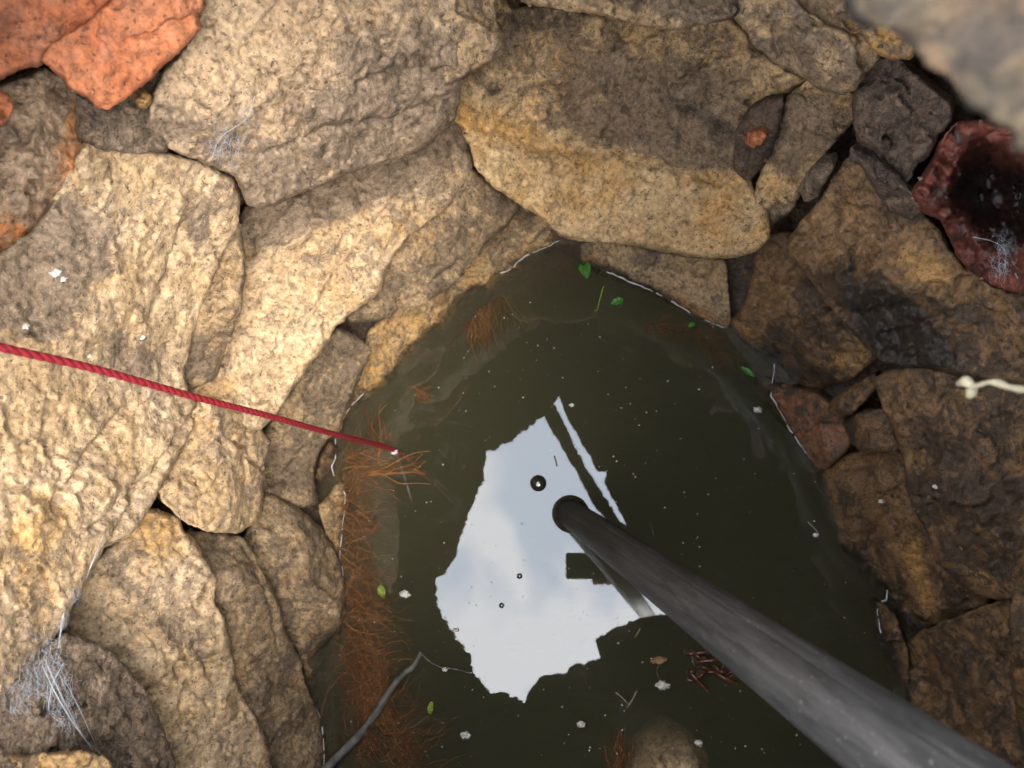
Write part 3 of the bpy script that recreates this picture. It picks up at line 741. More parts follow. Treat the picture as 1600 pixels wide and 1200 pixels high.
loose('tile_shard', [(-60,135),(0,140),(15,150),(21,172),(11,190),(-5,198),(-60,205)], 'terra', 'small rounded orange chip at the left edge of the view', 'clay shard', group=None, lift=.035, g=.01, h=3.0, thick=.02, rough=.5)
loose('pebble', [(213,155),(225,145),(237,150),(238,162),(226,170),(215,166)], 'tan', 'small yellow pebble in the dried mud by the orange shard', 'pebble', lift=.012, g=0, edge=.008, rnd=9, h=2.2, thick=.012, rough=.3, stains=[(225,158,30,1,.4)])
loose('pebble', [(1247,295),(1262,270),(1278,255),(1300,250),(1302,262),(1288,285),(1275,310),(1258,316)], 'mud', 'grey pebble lodged in the dark cleft on the right', 'pebble', lift=-.01, g=0, h=2.6, thick=.03)
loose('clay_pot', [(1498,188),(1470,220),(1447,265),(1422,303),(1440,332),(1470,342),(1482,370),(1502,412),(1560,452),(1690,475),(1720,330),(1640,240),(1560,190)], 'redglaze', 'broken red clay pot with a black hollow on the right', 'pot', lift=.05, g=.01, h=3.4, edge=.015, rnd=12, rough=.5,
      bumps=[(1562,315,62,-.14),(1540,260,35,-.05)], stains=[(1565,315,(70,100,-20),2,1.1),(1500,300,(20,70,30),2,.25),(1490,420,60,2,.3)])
loose('mud_clod', [(1330,228),(1352,240),(1385,256),(1420,290),(1440,330),(1425,345),(1390,330),(1360,290),(1345,262),(1325,250)], 'darkmud', 'crumbled mud along the upper edge of the broad right hand stone', 'mud', lift=.045, g=.01, rough=1.6, h=2.8, edge=.02, thick=.03)

# ------------------------------------------------------------------ the bar and slab that lie across the mouth of the well
def bar(name, refl_in, refl_out, z, thk, mat, label, cat):
    """a long rough piece at height z whose two edges are given by their mirror images in the water"""
    a = [mirrored(x, y, z) for x, y in refl_in]; b = [mirrored(x, y, z) for x, y in refl_out]
    def dens(pl):
        o_ = []
        for p, q in zip(pl[:-1], pl[1:]):
            for k in range(40): o_.append(p.lerp(q, k / 40))
        return o_ + [pl[-1]]
    a, b = dens(a), dens(b)
    nx = 12
    vs, fs = [], []
    n_ = len(a)
    for i in range(n_):
        for j in range(nx):
            f = j / (nx - 1)
            p = a[i].lerp(b[i], f)
            s = math.sin(f * math.pi) ** .5
            for sgn in (1, -1):
                q = p + Vector((0, 0, sgn * thk * s * .5))
                dsp = noise.fractal(q * 60, .9, 2.1, 4) * .004 + noise.noise(q * 25) * .005 + noise.noise(q * 130) * .0035
                vs.append(q + Vector((dsp * .6, dsp * .4, dsp * sgn)))
    def ix(i, j, s): return (i * nx + j) * 2 + s
    for i in range(n_ - 1):
        for j in range(nx - 1):
            fs.append([ix(i,j,0), ix(i+1,j,0), ix(i+1,j+1,0), ix(i,j+1,0)])
            fs.append([ix(i,j,1), ix(i,j+1,1), ix(i+1,j+1,1), ix(i+1,j,1)])
        for j in (0, nx - 1):
            q = [ix(i,j,0), ix(i,j,1), ix(i+1,j,1), ix(i+1,j,0)]
            fs.append(q if j == 0 else q[::-1])
    for i in (0, n_ - 1):
        for j in range(nx - 1):
            q = [ix(i,j,0), ix(i,j+1,0), ix(i,j+1,1), ix(i,j,1)]
            fs.append(q if i == 0 else q[::-1])
    o_ = mesh_obj(name, vs, fs, mat)
    no_stain(o_)
    return tag(o_, label, cat)
def edge_height(ra, rb, target):
    best = None
    for z in np.linspace(.72, .88, 161) * H:
        pl = []
        for q in (ra, rb):
            p = mirrored(*q, z); v = M3.transposed() @ (p - Vector((0, 0, H)))
            pl.append((v.x / max(-v.z, 1e-3), v.y / max(-v.z, 1e-3), -v.z))
        (x1, y1, _), (x2, y2, _) = pl
        tx, ty = (target[0] - 800) / F, -(target[1] - 600) / F
        dd = abs((x2 - x1) * (ty - y1) - (y2 - y1) * (tx - x1)) / math.hypot(x2 - x1, y2 - y1)
        if best is None or dd < best[0]: best = (dd, z)
    print('edge height', best)
    return best[1]
ZBAR = edge_height((866, 680), (960, 826), (1582, 158))
bar('stone_bar', [(822,608),(849,648),(866,680),(884,710),(900,735),(912,762),(936,800),(960,826),(985,858),(1020,900),(1065,960)], [(842,598),(875,648),(889,676),(898,700),(914,726),(928,750),(948,783),(970,815),(990,832),(1032,880),(1080,940)], ZBAR, 0.016, MT['lichen'],
    'blurred lichen covered bar of stone close to the lens at upper right', 'stone bar')
bar('stone_slab', [(868,600),(886,655),(898,672),(912,697),(924,717),(934,736),(948,738),(944,752),(952,770),(968,800),(982,828),(1040,940),(1050,1000)], [(1000,500),(1130,560),(1180,610),(1200,640),(1210,660),(1220,690),(1225,710),(1230,730),(1235,760),(1240,790),(1245,820),(1260,930),(1270,1000)], ZBAR + .04, 0.04, MT['lichen'],
    'pale slab lying across the mouth of the well beyond the blurred bar', 'stone slab')

# ------------------------------------------------------------------ black water pipe
base = onz(892, 803, 0.0)
def at_depth(px, py, depth):
    v = M3 @ Vector(((px - 800) / F * depth, -(py - 600) / F * depth, -depth))
    return Vector((0, 0, H)) + v
dbase = -(M3.transposed() @ (base - Vector((0, 0, H)))).z
PW0, PWS = 44.0, 0.205
pr = PW0 * dbase / F / 2
def pdepth(x): return dbase * PW0 / (PW0 + PWS * (x - 892))
far = at_depth(1560, 1289, pdepth(1560))
ax = (far - base).normalized()
L = (far - base).length
m, n, l, o = new_mat('worn_black_plastic')
tcn = n.new('ShaderNodeTexCoord')
mp = N(n, l, 'ShaderNodeMapping', Vector=tcn.outputs['Object'], Scale=(1, 1, 0.11))
n1 = N(n, l, 'ShaderNodeTexNoise', Vector=mp.outputs[0], Scale=130.0, Detail=9.0, Roughness=0.78, Distortion=0.3).outputs['Fac']
n2 = N(n, l, 'ShaderNodeTexNoise', Vector=mp.outputs[0], Scale=42.0, Detail=10.0, Roughness=.75, Distortion=0.5).outputs['Fac']
n3 = N(n, l, 'ShaderNodeTexNoise', Vector=tcn.outputs['Object'], Scale=420.0, Detail=2.0).outputs['Fac']
c = mixc(n, l, ramp(n, l, n1, [(0.36, 0.0), (0.68, 1.0)]), (0.011, 0.011, 0.012), (0.052, 0.051, 0.050))
c = mixc(n, l, ramp(n, l, n2, [(0.54, 0.0), (0.66, 0.45)]), c, (0.088, 0.083, 0.076))
c = mixc(n, l, ramp(n, l, n3, [(0.70, 0.0), (0.74, 0.7)]), c, (0.30, 0.28, 0.24))
bs = N(n, l, 'ShaderNodeBsdfPrincipled', Base_Color=c)
l.new(ramp(n, l, n2, [(0.3, 0.36), (0.7, 0.6)]), bs.inputs['Roughness'])
b = N(n, l, 'ShaderNodeBump', Strength=0.25, Distance=0.001, Height=n1); l.new(b.outputs[0], bs.inputs['Normal'])
l.new(bs.outputs[0], o.inputs['Surface'])
MT['pipe'] = m
pv, pf = [], []
NS, NL = 128, 220
qz = ax.to_track_quat('Z', 'Y')
_lc = qz.inverted() @ (Vector((0, 0, H)) - (base + ax * L * .5))
AC = math.atan2(_lc.y, _lc.x)
def agap(a, b): return abs((a - b + math.pi) % (2 * math.pi) - math.pi)
for i in range(NL):
    s = -0.25 + (L + 1.05) * i / (NL - 1)
    for k in range(NS):
        an = 2 * math.pi * k / NS
        rr = pr * (1 + 0.006 * noise.noise(Vector((math.cos(an) * 2, math.sin(an) * 2, s * 14))) - 0.035 * math.exp(-(agap(an, AC + .12) / .05) ** 2) - 0.03 * math.exp(-(agap(an, AC - .55) / .045) ** 2))
        pv.append((rr * math.cos(an), rr * math.sin(an), s))
for i in range(NL - 1):
    for k in range(NS):
        k2 = (k + 1) % NS
        pf.append([i * NS + k, i * NS + k2, (i + 1) * NS + k2, (i + 1) * NS + k])
k0 = len(pv)
for k in range(NS):
    an = 2 * math.pi * k / NS
    pv.append((pr * .86 * math.cos(an), pr * .86 * math.sin(an), L + .80))
for k in range(NS):
    an = 2 * math.pi * k / NS
    pv.append((pr * .86 * math.cos(an), pr * .86 * math.sin(an), L + .5))
for k in range(NS):
    k2 = (k + 1) % NS
    pf.append([(NL - 1) * NS + k, (NL - 1) * NS + k2, k0 + k2, k0 + k])
    pf.append([k0 + k, k0 + k2, k0 + NS + k2, k0 + NS + k])
pf.append(list(range(NS))[::-1])
pipe = mesh_obj('water_pipe', pv, pf, MT['pipe'], centre=False)
pipe.location = base; pipe.rotation_mode = 'QUATERNION'; pipe.rotation_quaternion = qz
tag(pipe, 'scuffed black plastic pipe slanting into the water from the lower right', 'pipe')

# the water climbing round the pipe
ma = [ax - Vector((0, 0, ax.z))]
hdir = ma[0].normalized(); side = Vector((-hdir.y, hdir.x, 0))
el = 1 / ax.z
mv, mf = [], []
NP = 8
for j in range(NP):
    f = j / (NP - 1)
    w = pr * (1.0 + 0.32 * f); zz = 0.0095 * (1 - f) ** 1.35 + 0.0006
    for k in range(64):
        an = 2 * math.pi * k / 64
        q = base + hdir * (math.cos(an) * (pr * el + (w - pr) )) + side * (math.sin(an) * w)
        mv.append((q.x, q.y, zz))
for j in range(NP - 1):
    for k in range(64):
        k2 = (k + 1) % 64
        mf.append([j * 64 + k, (j + 1) * 64 + k, (j + 1) * 64 + k2, j * 64 + k2])
men = mesh_obj('water_rim', mv, mf, MT['skin_water'], centre=False)
tag(men, kind='structure')

# ------------------------------------------------------------------ red rope
m, n, l, o = new_mat('red_rope_fibre')
at = n.new('ShaderNodeAttribute'); at.attribute_name = 'groove'
tcn = n.new('ShaderNodeTexCoord')
ns = N(n, l, 'ShaderNodeTexNoise', Vector=tcn.outputs['Object'], Scale=260.0, Detail=3.0).outputs['Fac']
c = mixc(n, l, ramp(n, l, ns, [(0.3, 0.0), (0.75, 1.0)]), (0.20, 0.007, 0.016), (0.35, 0.022, 0.034))
c = mixc(n, l, at.outputs['Fac'], c, (0.045, 0.006, 0.008))
bs = N(n, l, 'ShaderNodeBsdfPrincipled', Base_Color=c, Roughness=0.6)
l.new(bs.outputs[0], o.inputs['Surface'])
MT['rope'] = m
def rope_depth(px):   # width 9 px at the water, 19 px at the left edge
    db = -(M3.transposed() @ (onz(617, 704) - Vector((0, 0, H)))).z
    return db * 9.5 / (9.5 + (617 - px) * 0.0195)
pts = [at_depth(x, y, rope_depth(x)) for x, y in ((-160, 494), (0, 542), (150, 577), (310, 622), (420, 650), (520, 678))]
pts += [onz(617, 704), onz(660, 738, -0.03), onz(700, 775, -.06), onz(735, 815, -.10)]
path = smoothpath(pts, 90)
db = -(M3.transposed() @ (onz(617, 704) - Vector((0, 0, H)))).z
rr_ = 9.5 * db / F / 2
# strands: three lobes turning along the length
acc = [0.0]
for p, q in zip(path[:-1], path[1:]): acc.append(acc[-1] + (q - p).length)
def tw(i, an):
    x = 3 * (an - acc[i] * 2 * math.pi / 0.030)
    return 0.78 + 0.24 * abs(math.cos(x / 2))
_cx = [(M3.transposed() @ (p - Vector((0, 0, H)))) for p in path]
rads = [-v.z / F / 2 * .84 * (9.5 + max(0, 617 - (800 + F * v.x / -v.z)) * .0135) for v in _cx]
vs, fs = tube(path, rads, 18, twist=tw, ret=True)
rope = mesh_obj('rope', vs, fs, MT['rope'])
gr = rope.data.attributes.new('groove', 'FLOAT', 'POINT')
vals = []
for i in range(len(path)):
    for k in range(18):
        v = (tw(i, 2 * math.pi * k / 18) - .78) / .24
        vals.append(min(1, max(0, 1.25 - v * 2.1)))
gr.data.foreach_set('value', vals)
tag(rope, 'taut red twisted rope running down into the water on the left', 'rope')

# ------------------------------------------------------------------ placing small things on stones
allv, allt, kk = [], [], 0
for v, t in SURF:
    allv += [tuple(x) for x in v]; allt += [[i + kk for i in f] for f in t]; kk = len(allv)
BVH = BVHTree.FromPolygons(allv, allt)
def hit(px, py, up=0.0):
    d = rayv(px, py)
    loc, nrm, _, _ = BVH.ray_cast(Vector((0, 0, H)), d)
    if loc is None or loc.z < 0: return onz(px, py, 0.0)
    return loc - d * up

mm = Many(); rg = random.Random(77)
for B_ in OUTLINES:
    L_ = len(B_)
    for q in range(int(L_ / 9)):
        x, y = B_[rg.randrange(L_)]
        if noise.noise(Vector((x / 70, y / 70, .5))) < -.05: continue
        x += rg.gauss(0, 4); y += rg.gauss(0, 4)
        if not (-30 < x < 1630 and -30 < y < 1230): continue
        c_ = hit(x, y, -.0005)
        if c_.z < .006: continue
        r = rg.choice([.0008, .001, .0014, .002, .003]) * rg.uniform(.7, 1.3)
        vs = []
        for a in range(5):
            vs.append(c_ + Vector((math.cos(a * 1.257) * r * rg.uniform(.6, 1.3), math.sin(a * 1.257) * r * rg.uniform(.6, 1.3), rg.uniform(-.3, .3) * r)))
        vs += [c_ + Vector((rg.uniform(-.3, .3) * r, rg.uniform(-.3, .3) * r, r * .8)), c_ - Vector((0, 0, r))]
        mm.add(vs, [[a, (a + 1) % 5, 5] for a in range(5)] + [[(a + 1) % 5, a, 6] for a in range(5)])
tag(mm.build('soil_crumbs', MT['mud'], smooth=False), 'crumbs of soil and grit lodged in the joints between the stones', 'grit', None, 'stuff')
no_stain(S.objects['soil_crumbs'])
MT['web'] = plain('cobweb_silk', (0.62, 0.66, 0.74), rough=0.5)
_n, _l = MT['web'].node_tree.nodes, MT['web'].node_tree.links
_o = [x for x in _n if x.type == 'OUTPUT_MATERIAL'][0]; _b = [x for x in _n if x.type == 'BSDF_PRINCIPLED'][0]
_t = _n.new('ShaderNodeBsdfTransparent'); _m = _n.new('ShaderNodeMixShader'); _m.inputs[0].default_value = .5
_l.new(_t.outputs[0], _m.inputs[1]); _l.new(_b.outputs[0], _m.inputs[2]); _l.new(_m.outputs[0], _o.inputs['Surface'])
def web(name, label, strands, nfuzz, fuzz):
    mm = Many()
    for pl, r in strands:
        pts = [hit(x, y, u) for x, y, u in pl]
        mm.add(*tube(smoothpath(pts, 10), r * .6, 4, ret=True))
    rg = random.Random(len(strands) + nfuzz)
    for _ in range(nfuzz):
        cx, cy, sr, u = rg.choice(fuzz)
        a = rg.uniform(0, 2 * math.pi); ln = rg.uniform(.4, 1.6) * sr
        x, y = cx + rg.gauss(0, sr * .6), cy + rg.gauss(0, sr * .8)
        p0 = hit(x, y, u * rg.uniform(.2, 1.2)); p2 = hit(x + math.cos(a) * ln * .5, y + math.sin(a) * ln, u * rg.uniform(.2, 1.2))
        p1 = p0.lerp(p2, .5) + Vector((rg.gauss(0, .002), rg.gauss(0, .002), rg.gauss(0, .002)))
        if (p2 - p0).length > .1: continue
        mm.add(*tube(smoothpath([p0, p1, p2], 4), rg.uniform(.00006, .00016), 3, ret=True))
    return tag(mm.build(name, MT['web']), label, 'cobweb')
web('cobweb', 'bluish tangled cobweb strung between the pale stone and the mud at lower left',
    [([(160,842,.02),(140,890,.03),(125,935,.012)],.0008), ([(125,935,.01),(102,955,.012),(95,985,.012),(92,1012,.008)],.0011), ([(198,856,.004),(170,868,.015),(150,870,.02)],.0006),
     ([(60,1025,.01),(85,1080,.02),(115,1130,.02),(145,1172,.006)],.0008), ([(70,1030,.01),(95,1085,.02),(130,1150,.012),(160,1180,.004)],.0006), ([(100,1035,.01),(82,1070,.015),(75,1110,.01)],.0008), ([(100,1060,.008),(125,1110,.015),(150,1165,.006)],.0004)],
    620, [(70,1030,22,.018),(60,1060,20,.018),(90,1090,20,.015),(105,1120,16,.012),(85,1050,26,.018),(120,940,10,.012),(30,1090,20,.01),(100,975,10,.01)])
web('cobweb', 'faint bluish cobweb on the huge grey tan stone', [([(330,250,.004),(345,215,.008),(385,185,.006),(398,150,.003)],.0004)], 190, [(350,208,18,.008),(370,225,22,.006),(340,235,14,.006),(385,180,14,.006)])
web('cobweb', 'small white cobweb on the red clay pot', [([(1520,370,.004),(1565,385,.008),(1590,435,.004)],.0005)], 160, [(1575,380,14,.006),(1570,400,16,.006),(1560,425,14,.005)])

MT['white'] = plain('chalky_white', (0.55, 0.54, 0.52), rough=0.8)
def blob(name, px, py, r, mat, label, cat, up=0.001, group=None, flat=.45, pts=None, seed=0):
    c_ = hit(px, py, up) if pts is None else pts
    bm = bmesh.new()
    bmesh.ops.create_icosphere(bm, subdivisions=3, radius=1)
    vs = []
    for v in bm.verts:
        k = 1 + .75 * noise.noise(v.co * 2.2 + Vector((px, py, seed)))
        vs.append(c_ + Vector((v.co.x * r * k, v.co.y * r * k * .7, v.co.z * r * flat * k)))
    fs = [[v.index for v in f.verts] for f in bm.faces]
    bm.free()
    return tag(mesh_obj(name, vs, fs, mat), label, cat, group)
for i, (x, y, r, lab) in enumerate([(84,426,.0055,'larger white bird dropping at the upper left of the palest stone'), (97,436,.0035,'white bird dropping just right of the larger one on the palest stone'),
                                    (38,510,.0035,'faint white dropping just above the left end of the rope'), (222,527,.003,'small white dropping above the middle of the rope on the palest stone'),
                                    (139,556,.002,'tiny pale speck of dropping right above the rope')]):
    blob('bird_dropping', x, y, r, MT['white'], lab, 'dropping', flat=.16)
for i, (x, y, r, lab) in enumerate([(1377,783,.006,'white curl of web on the ridged right hand stone'), (1462,760,.006,'white smear on the large dark right hand stone')]):
    blob('web_scrap', x, y, r * .6, MT['white'], lab, 'web scrap', flat=.3)

# pale stick poking in from the right
MT['palewood'] = plain('bleached_wood', (0.25, 0.22, 0.15), rough=0.75, scale=90)
def stick(name, pl, label, cat, mat):
    pts = [at_depth(x, y, dp) for x, y, dp, _ in pl]
    path = smoothpath(pts, 10)
    rad = np.interp(np.linspace(0, 1, len(path)), np.linspace(0, 1, len(pl)), [w * dp / F / 2 for _, _, dp, w in pl])
    rad = [r * (1 + .45 * noise.noise(p * 130)) for r, p in zip(rad, path)]
    return path, list(rad)
p_, r_ = stick('twig', [(1498,600,.40,8),(1510,596,.39,17),(1523,603,.385,9),(1545,597,.37,8),(1562,599,.365,14),(1582,606,.36,10),(1640,615,.34,15),(1760,640,.30,18)], '', '', None)
tw_ = empty('twig', p_[-1]); tag(tw_, 'pale blurred twig poking in at the right edge', 'twig')
tube(p_, r_, 10, MT['palewood'], 'shaft', parent=tw_)
p2_, r2_ = stick('', [(1520,598,.392,16),(1518,612,.392,15),(1514,620,.395,8)], '', '', None)
tube(p2_, r2_, 8, MT['palewood'], 'stub', parent=tw_)

# ------------------------------------------------------------------ roots, floating things
m, n, l, o = new_mat('root_fibre')
tcn = n.new('ShaderNodeTexCoord')
ns = N(n, l, 'ShaderNodeTexNoise', Vector=tcn.outputs['Object'], Scale=40.0, Detail=4.0).outputs['Fac']
at = n.new('ShaderNodeAttribute'); at.attribute_name = 'tone'
c = mixc(n, l, at.outputs['Fac'], (0.13, 0.042, 0.012), (0.46, 0.20, 0.06))
bs = N(n, l, 'ShaderNodeBsdfPrincipled', Base_Color=c, Roughness=0.6); l.new(bs.outputs[0], o.inputs['Surface'])
MT['root'] = m
def roots(name, label, spots, seed, cnt, ln=(40, 120), spread=1.0, z=(-.012, .006), rad=(.00025, .0006), jx=0):
    rg = random.Random(seed); mm = Many(); tones = []
    for _ in range(cnt):
        tone = rg.random() ** 2.2
        (x0, y0), (x1, y1), ang, k = rg.choice(spots)
        f = rg.random()
        x, y = x0 + (x1 - x0) * f + rg.gauss(0, jx), y0 + (y1 - y0) * f
        a = math.radians(ang) + rg.gauss(0, .55) * spread
        L_ = rg.uniform(*ln) * k
        zz = rg.uniform(*z) if rg.random() < .5 else rg.uniform(-.002, z[1])
        if zz > 0: tone = tone ** .7
        dz = rg.gauss(0, .006)
        pts = []
        cu = rg.gauss(0, .8)
        ns_ = 5
        px, py = x, y
        for s in range(ns_):
            pts.append(onz(px, py, zz + dz * s / ns_))
            a2 = a + cu * (s / ns_ - .4) + rg.gauss(0, .16)
            px += math.cos(a2) * L_ / ns_; py += math.sin(a2) * L_ / ns_
        r = rg.uniform(*rad)
        pth = smoothpath(pts, 2)
        mm.add(*tube(pth, [r * (1 - .7 * i / len(pth)) for i in range(len(pth))], 3, ret=True, caps=False))
        if rg.random() < .6:      # side shoots
            for _b in range(rg.randint(1, 3)):
                b0 = rg.choice(pth[1:-2])
                dirv = (pth[-1] - pth[0]).normalized()
                rot = Matrix.Rotation(rg.choice((-1, 1)) * rg.uniform(.35, .9), 3, 'Z')
                q = b0 + rot @ dirv * rg.uniform(.008, .025)
                mm.add(*tube([b0, b0.lerp(q, .5) + Vector((rg.gauss(0, .001), rg.gauss(0, .001), 0)), q], [r * .6, r * .5, r * .25], 3, ret=True, caps=False))
        tones += [tone] * (len(mm.v) - len(tones))
    o_ = mm.build(name, MT['root'])
    o_.data.attributes.new('tone', 'FLOAT', 'POINT').data.foreach_set('value', tones)
    return tag(o_, label, 'roots', None, 'stuff')
roots('fine_roots', 'dense mat of fine orange roots along the left waterline', [((545,690),(548,800),0,.9),((545,800),(545,930),5,.75),((545,930),(548,1060),0,.9),((550,1040),(560,1200),15,1.15),((570,1080),(640,1220),-30,1.0),((560,900),(600,1100),80,.8),((555,930),(590,1180),60,.7)], 1, 850, ln=(30,140), spread=1.7, z=(-.020, .013), rad=(.00024, .0006), jx=13)
roots('fine_roots', 'loose orange roots trailing in the water below the far left ledge', [((745,485),(790,458),75,1.0),((735,505),(745,485),85,.9)], 2, 70, ln=(40, 95), spread=.6)
roots('fine_roots', 'small spray of orange roots at the middle left waterline', [((637,600),(655,610),40,.8),((650,610),(655,625),-10,.6)], 3, 26, ln=(25, 65), spread=1.2, z=(-.01,.003))
roots('fine_roots', 'few orange roots by the sunken boulder at the bottom', [((950,1200),(970,1210),-85,1.0),((960,1170),(985,1190),-90,.8)], 4, 60, ln=(30, 75), spread=.6, z=(-.03,.0))
roots('fine_roots', 'thin red roots under the water at the right waterline', [((1080,520),(1150,560),60,.8),((1010,505),(1080,520),30,.6)], 5, 200, ln=(20, 50), spread=1.6, z=(-.045,-.014), jx=14)
roots('fine_roots', 'long yellow roots reaching out beside the rope end', [((570,745),(585,735),-15,1.3),((590,700),(592,720),-85,1.0)], 6, 22, ln=(60, 95), spread=.35, z=(.001,.004), rad=(.0006,.0011))
roots('fine_roots', 'pale root hairs on the narrow upright stone', [((490,800),(540,800),-20,1.0),((500,820),(550,830),0,1.0)], 8, 30, ln=(30,60), spread=.6, z=(.01,.03), rad=(.0002,.0004))

# grey branch
MT['branch'] = plain('grey_bark', (0.115, 0.11, 0.10), rough=0.6, scale=75, var=.75, bump=.6)
bpts = [onz(490, 1225, .03), onz(515, 1195, .028), onz(560, 1150, .022), onz(590, 1110, .02), onz(605, 1085, .018), onz(628, 1055, .013), onz(645, 1042, .01), onz(658, 1020, .004)]
bp_ = smoothpath(bpts, 8)
br = tube(bp_, [(.0066 - .0032 * i / len(bp_)) * (1 + .16 * noise.noise(p * 60)) for i, p in enumerate(bp_)], 12, MT['branch'], 'branch')
tp_ = smoothpath([onz(657, 1021, .004), onz(672, 1034, .003), onz(690, 1043, .003), onz(712, 1046, .003), onz(738, 1053, .002)], 6)
tube(tp_, [.0016 * (1 - .6 * i / len(tp_)) for i in range(len(tp_))], 6, MT['branch'], 'side_twig', parent=br)
tag(br, 'bare grey branch lying in the water at the lower left', 'branch')

# submerged boulder
bm = bmesh.new(); bmesh.ops.create_icosphere(bm, subdivisions=5, radius=1)
cb = onz(1040, 1196, -.047)
vs = [cb + Vector((v.co.x * .062, v.co.y * .062, v.co.z * .050)) * (1 + .12 * noise.fractal(v.co * 1.8, .9, 2, 4)) for v in bm.verts]
bo = mesh_obj('boulder', vs, [[v.index for v in f.verts] for f in bm.faces], MT['pale']); bm.free()
no_stain(bo)
tag(bo, 'rounded ochre boulder just under the water at the bottom edge', 'boulder')

# floating bark under the pipe
MT['bark'] = plain('wet_red_bark', (0.095, 0.034, 0.016), rough=0.3, spec=.6, scale=50, var=.6, bump=.8)
ba = empty('bark_scrap', onz(1105, 1035, .002)); tag(ba, 'wet reddish bark scrap floating beside the pipe', 'bark')
rg = random.Random(5)
for i in range(30):
    x, y = 1068 + rg.random() * 70, 1012 + rg.random() * 50
    a = rg.gauss(.1, .55); L_ = rg.uniform(14, 52)
    p0, p1 = onz(x, y, rg.uniform(-.003, .006)), onz(x + math.cos(a) * L_, y + math.sin(a) * L_, rg.uniform(-.003, .006))
    mid = p0.lerp(p1, .5) + Vector((0, 0, rg.uniform(0, .005)))
    path = smoothpath([p0, mid, p1], 6)
    w = rg.choice([.0009, .0013, .002, .0035])
    tube(path, [w * math.sin(math.pi * (.08 + .84 * k / (len(path) - 1))) * (1 + .3 * noise.noise(p * 200)) for k, p in enumerate(path)], 6, MT['bark'], 'bark_strip', parent=ba)

# leaves
MT['leaf'] = plain('green_leaf', (0.045, 0.15, 0.02), rough=0.45, spec=.4, scale=120, var=.3)
MT['leafy'] = plain('yellow_green_leaf', (0.20, 0.28, 0.04), rough=0.5, scale=120, var=.3)
def leaf(px, py, ln, wd, ang, mat, label, heart=False, lobes=0, stem=True, z=.003, cat='leaf'):
    e_ = empty('leaf', onz(px, py, z)); tag(e_, label, cat)
    a = math.radians(ang); t = Vector((math.cos(a), math.sin(a), 0)); s = Vector((-t.y, t.x, 0))
    vs, fs = [], []
    nn_, mm_ = 14, 7
    for i in range(nn_):
        f = i / (nn_ - 1)
        w = wd * (math.sin(math.pi * min(1, f * .92 + .08)) ** .7) * (1.25 - .7 * f if heart else 1)
        if lobes: w *= .55 + .45 * abs(math.cos(f * math.pi * lobes))
        for j in range(mm_):
            g_ = (j / (mm_ - 1) - .5) * 2
            back = -.25 * ln * abs(g_) ** 1.5 * (1 - f) if heart else 0
            q = e_.location + t * ((f - .5) * ln + back) + s * (g_ * w * .5)
            q.z += .0025 * (abs(g_) ** 1.5) + .002 * math.sin(f * 3) + .0008 * math.sin(f * 25 + abs(g_) * 4)
            vs.append(q)
    for i in range(nn_ - 1):
        for j in range(mm_ - 1):
            fs.append([i * mm_ + j, (i + 1) * mm_ + j, (i + 1) * mm_ + j + 1, i * mm_ + j + 1])
    o_ = mesh_obj('leaf_blade', vs, fs, mat); attach(o_, e_)
    so_ = o_.modifiers.new('thickness', 'SOLIDIFY'); so_.thickness = .0004
    if stem:
        p0 = e_.location - t * ln * .5
        tube(smoothpath([p0 + t * ln * .3 + Vector((0, 0, .002)), p0, p0 - t * ln * .35 + s * ln * .1], 6), .0004, 5, mat, 'stem', parent=e_)
    return e_
leaf(915, 426, .024, .021, -80, MT['leaf'], 'green heart shaped leaf in the far corner of the water', heart=True, z=.006)
leaf(964, 472, .022, .016, -160, MT['leaf'], 'ragged green leaf afloat near the far grey wedge stone', lobes=3)
leaf(1168, 582, .026, .012, -40, MT['leaf'], 'small dark green leaf at the right waterline under the sloping stone', lobes=2)
leaf(597, 924, .019, .012, -70, MT['leafy'], 'yellow green leaf lying on the orange root mat')
leaf(673, 1106, .016, .010, -100, MT['leafy'], 'little pale green sprig afloat above the lower roots', lobes=2)
leaf(1030, 1031, .024, .012, 10, plain('dry_petal', (0.28, 0.17, 0.09), scale=90), 'dry brown petal afloat left of the pipe', lobes=2)
leaf(1081, 508, .012, .008, 30, MT['leaf'], 'tiny green leaf at the foot of the far grey wedge stone', stem=False)
gs = tube(smoothpath([onz(943, 447, .006), onz(938, 465, .004), onz(933, 486, .003)], 6), .0011, 6, MT['leafy'], 'grass_stem')
tag(gs, 'short yellow green stem afloat near the far corner', 'stem')

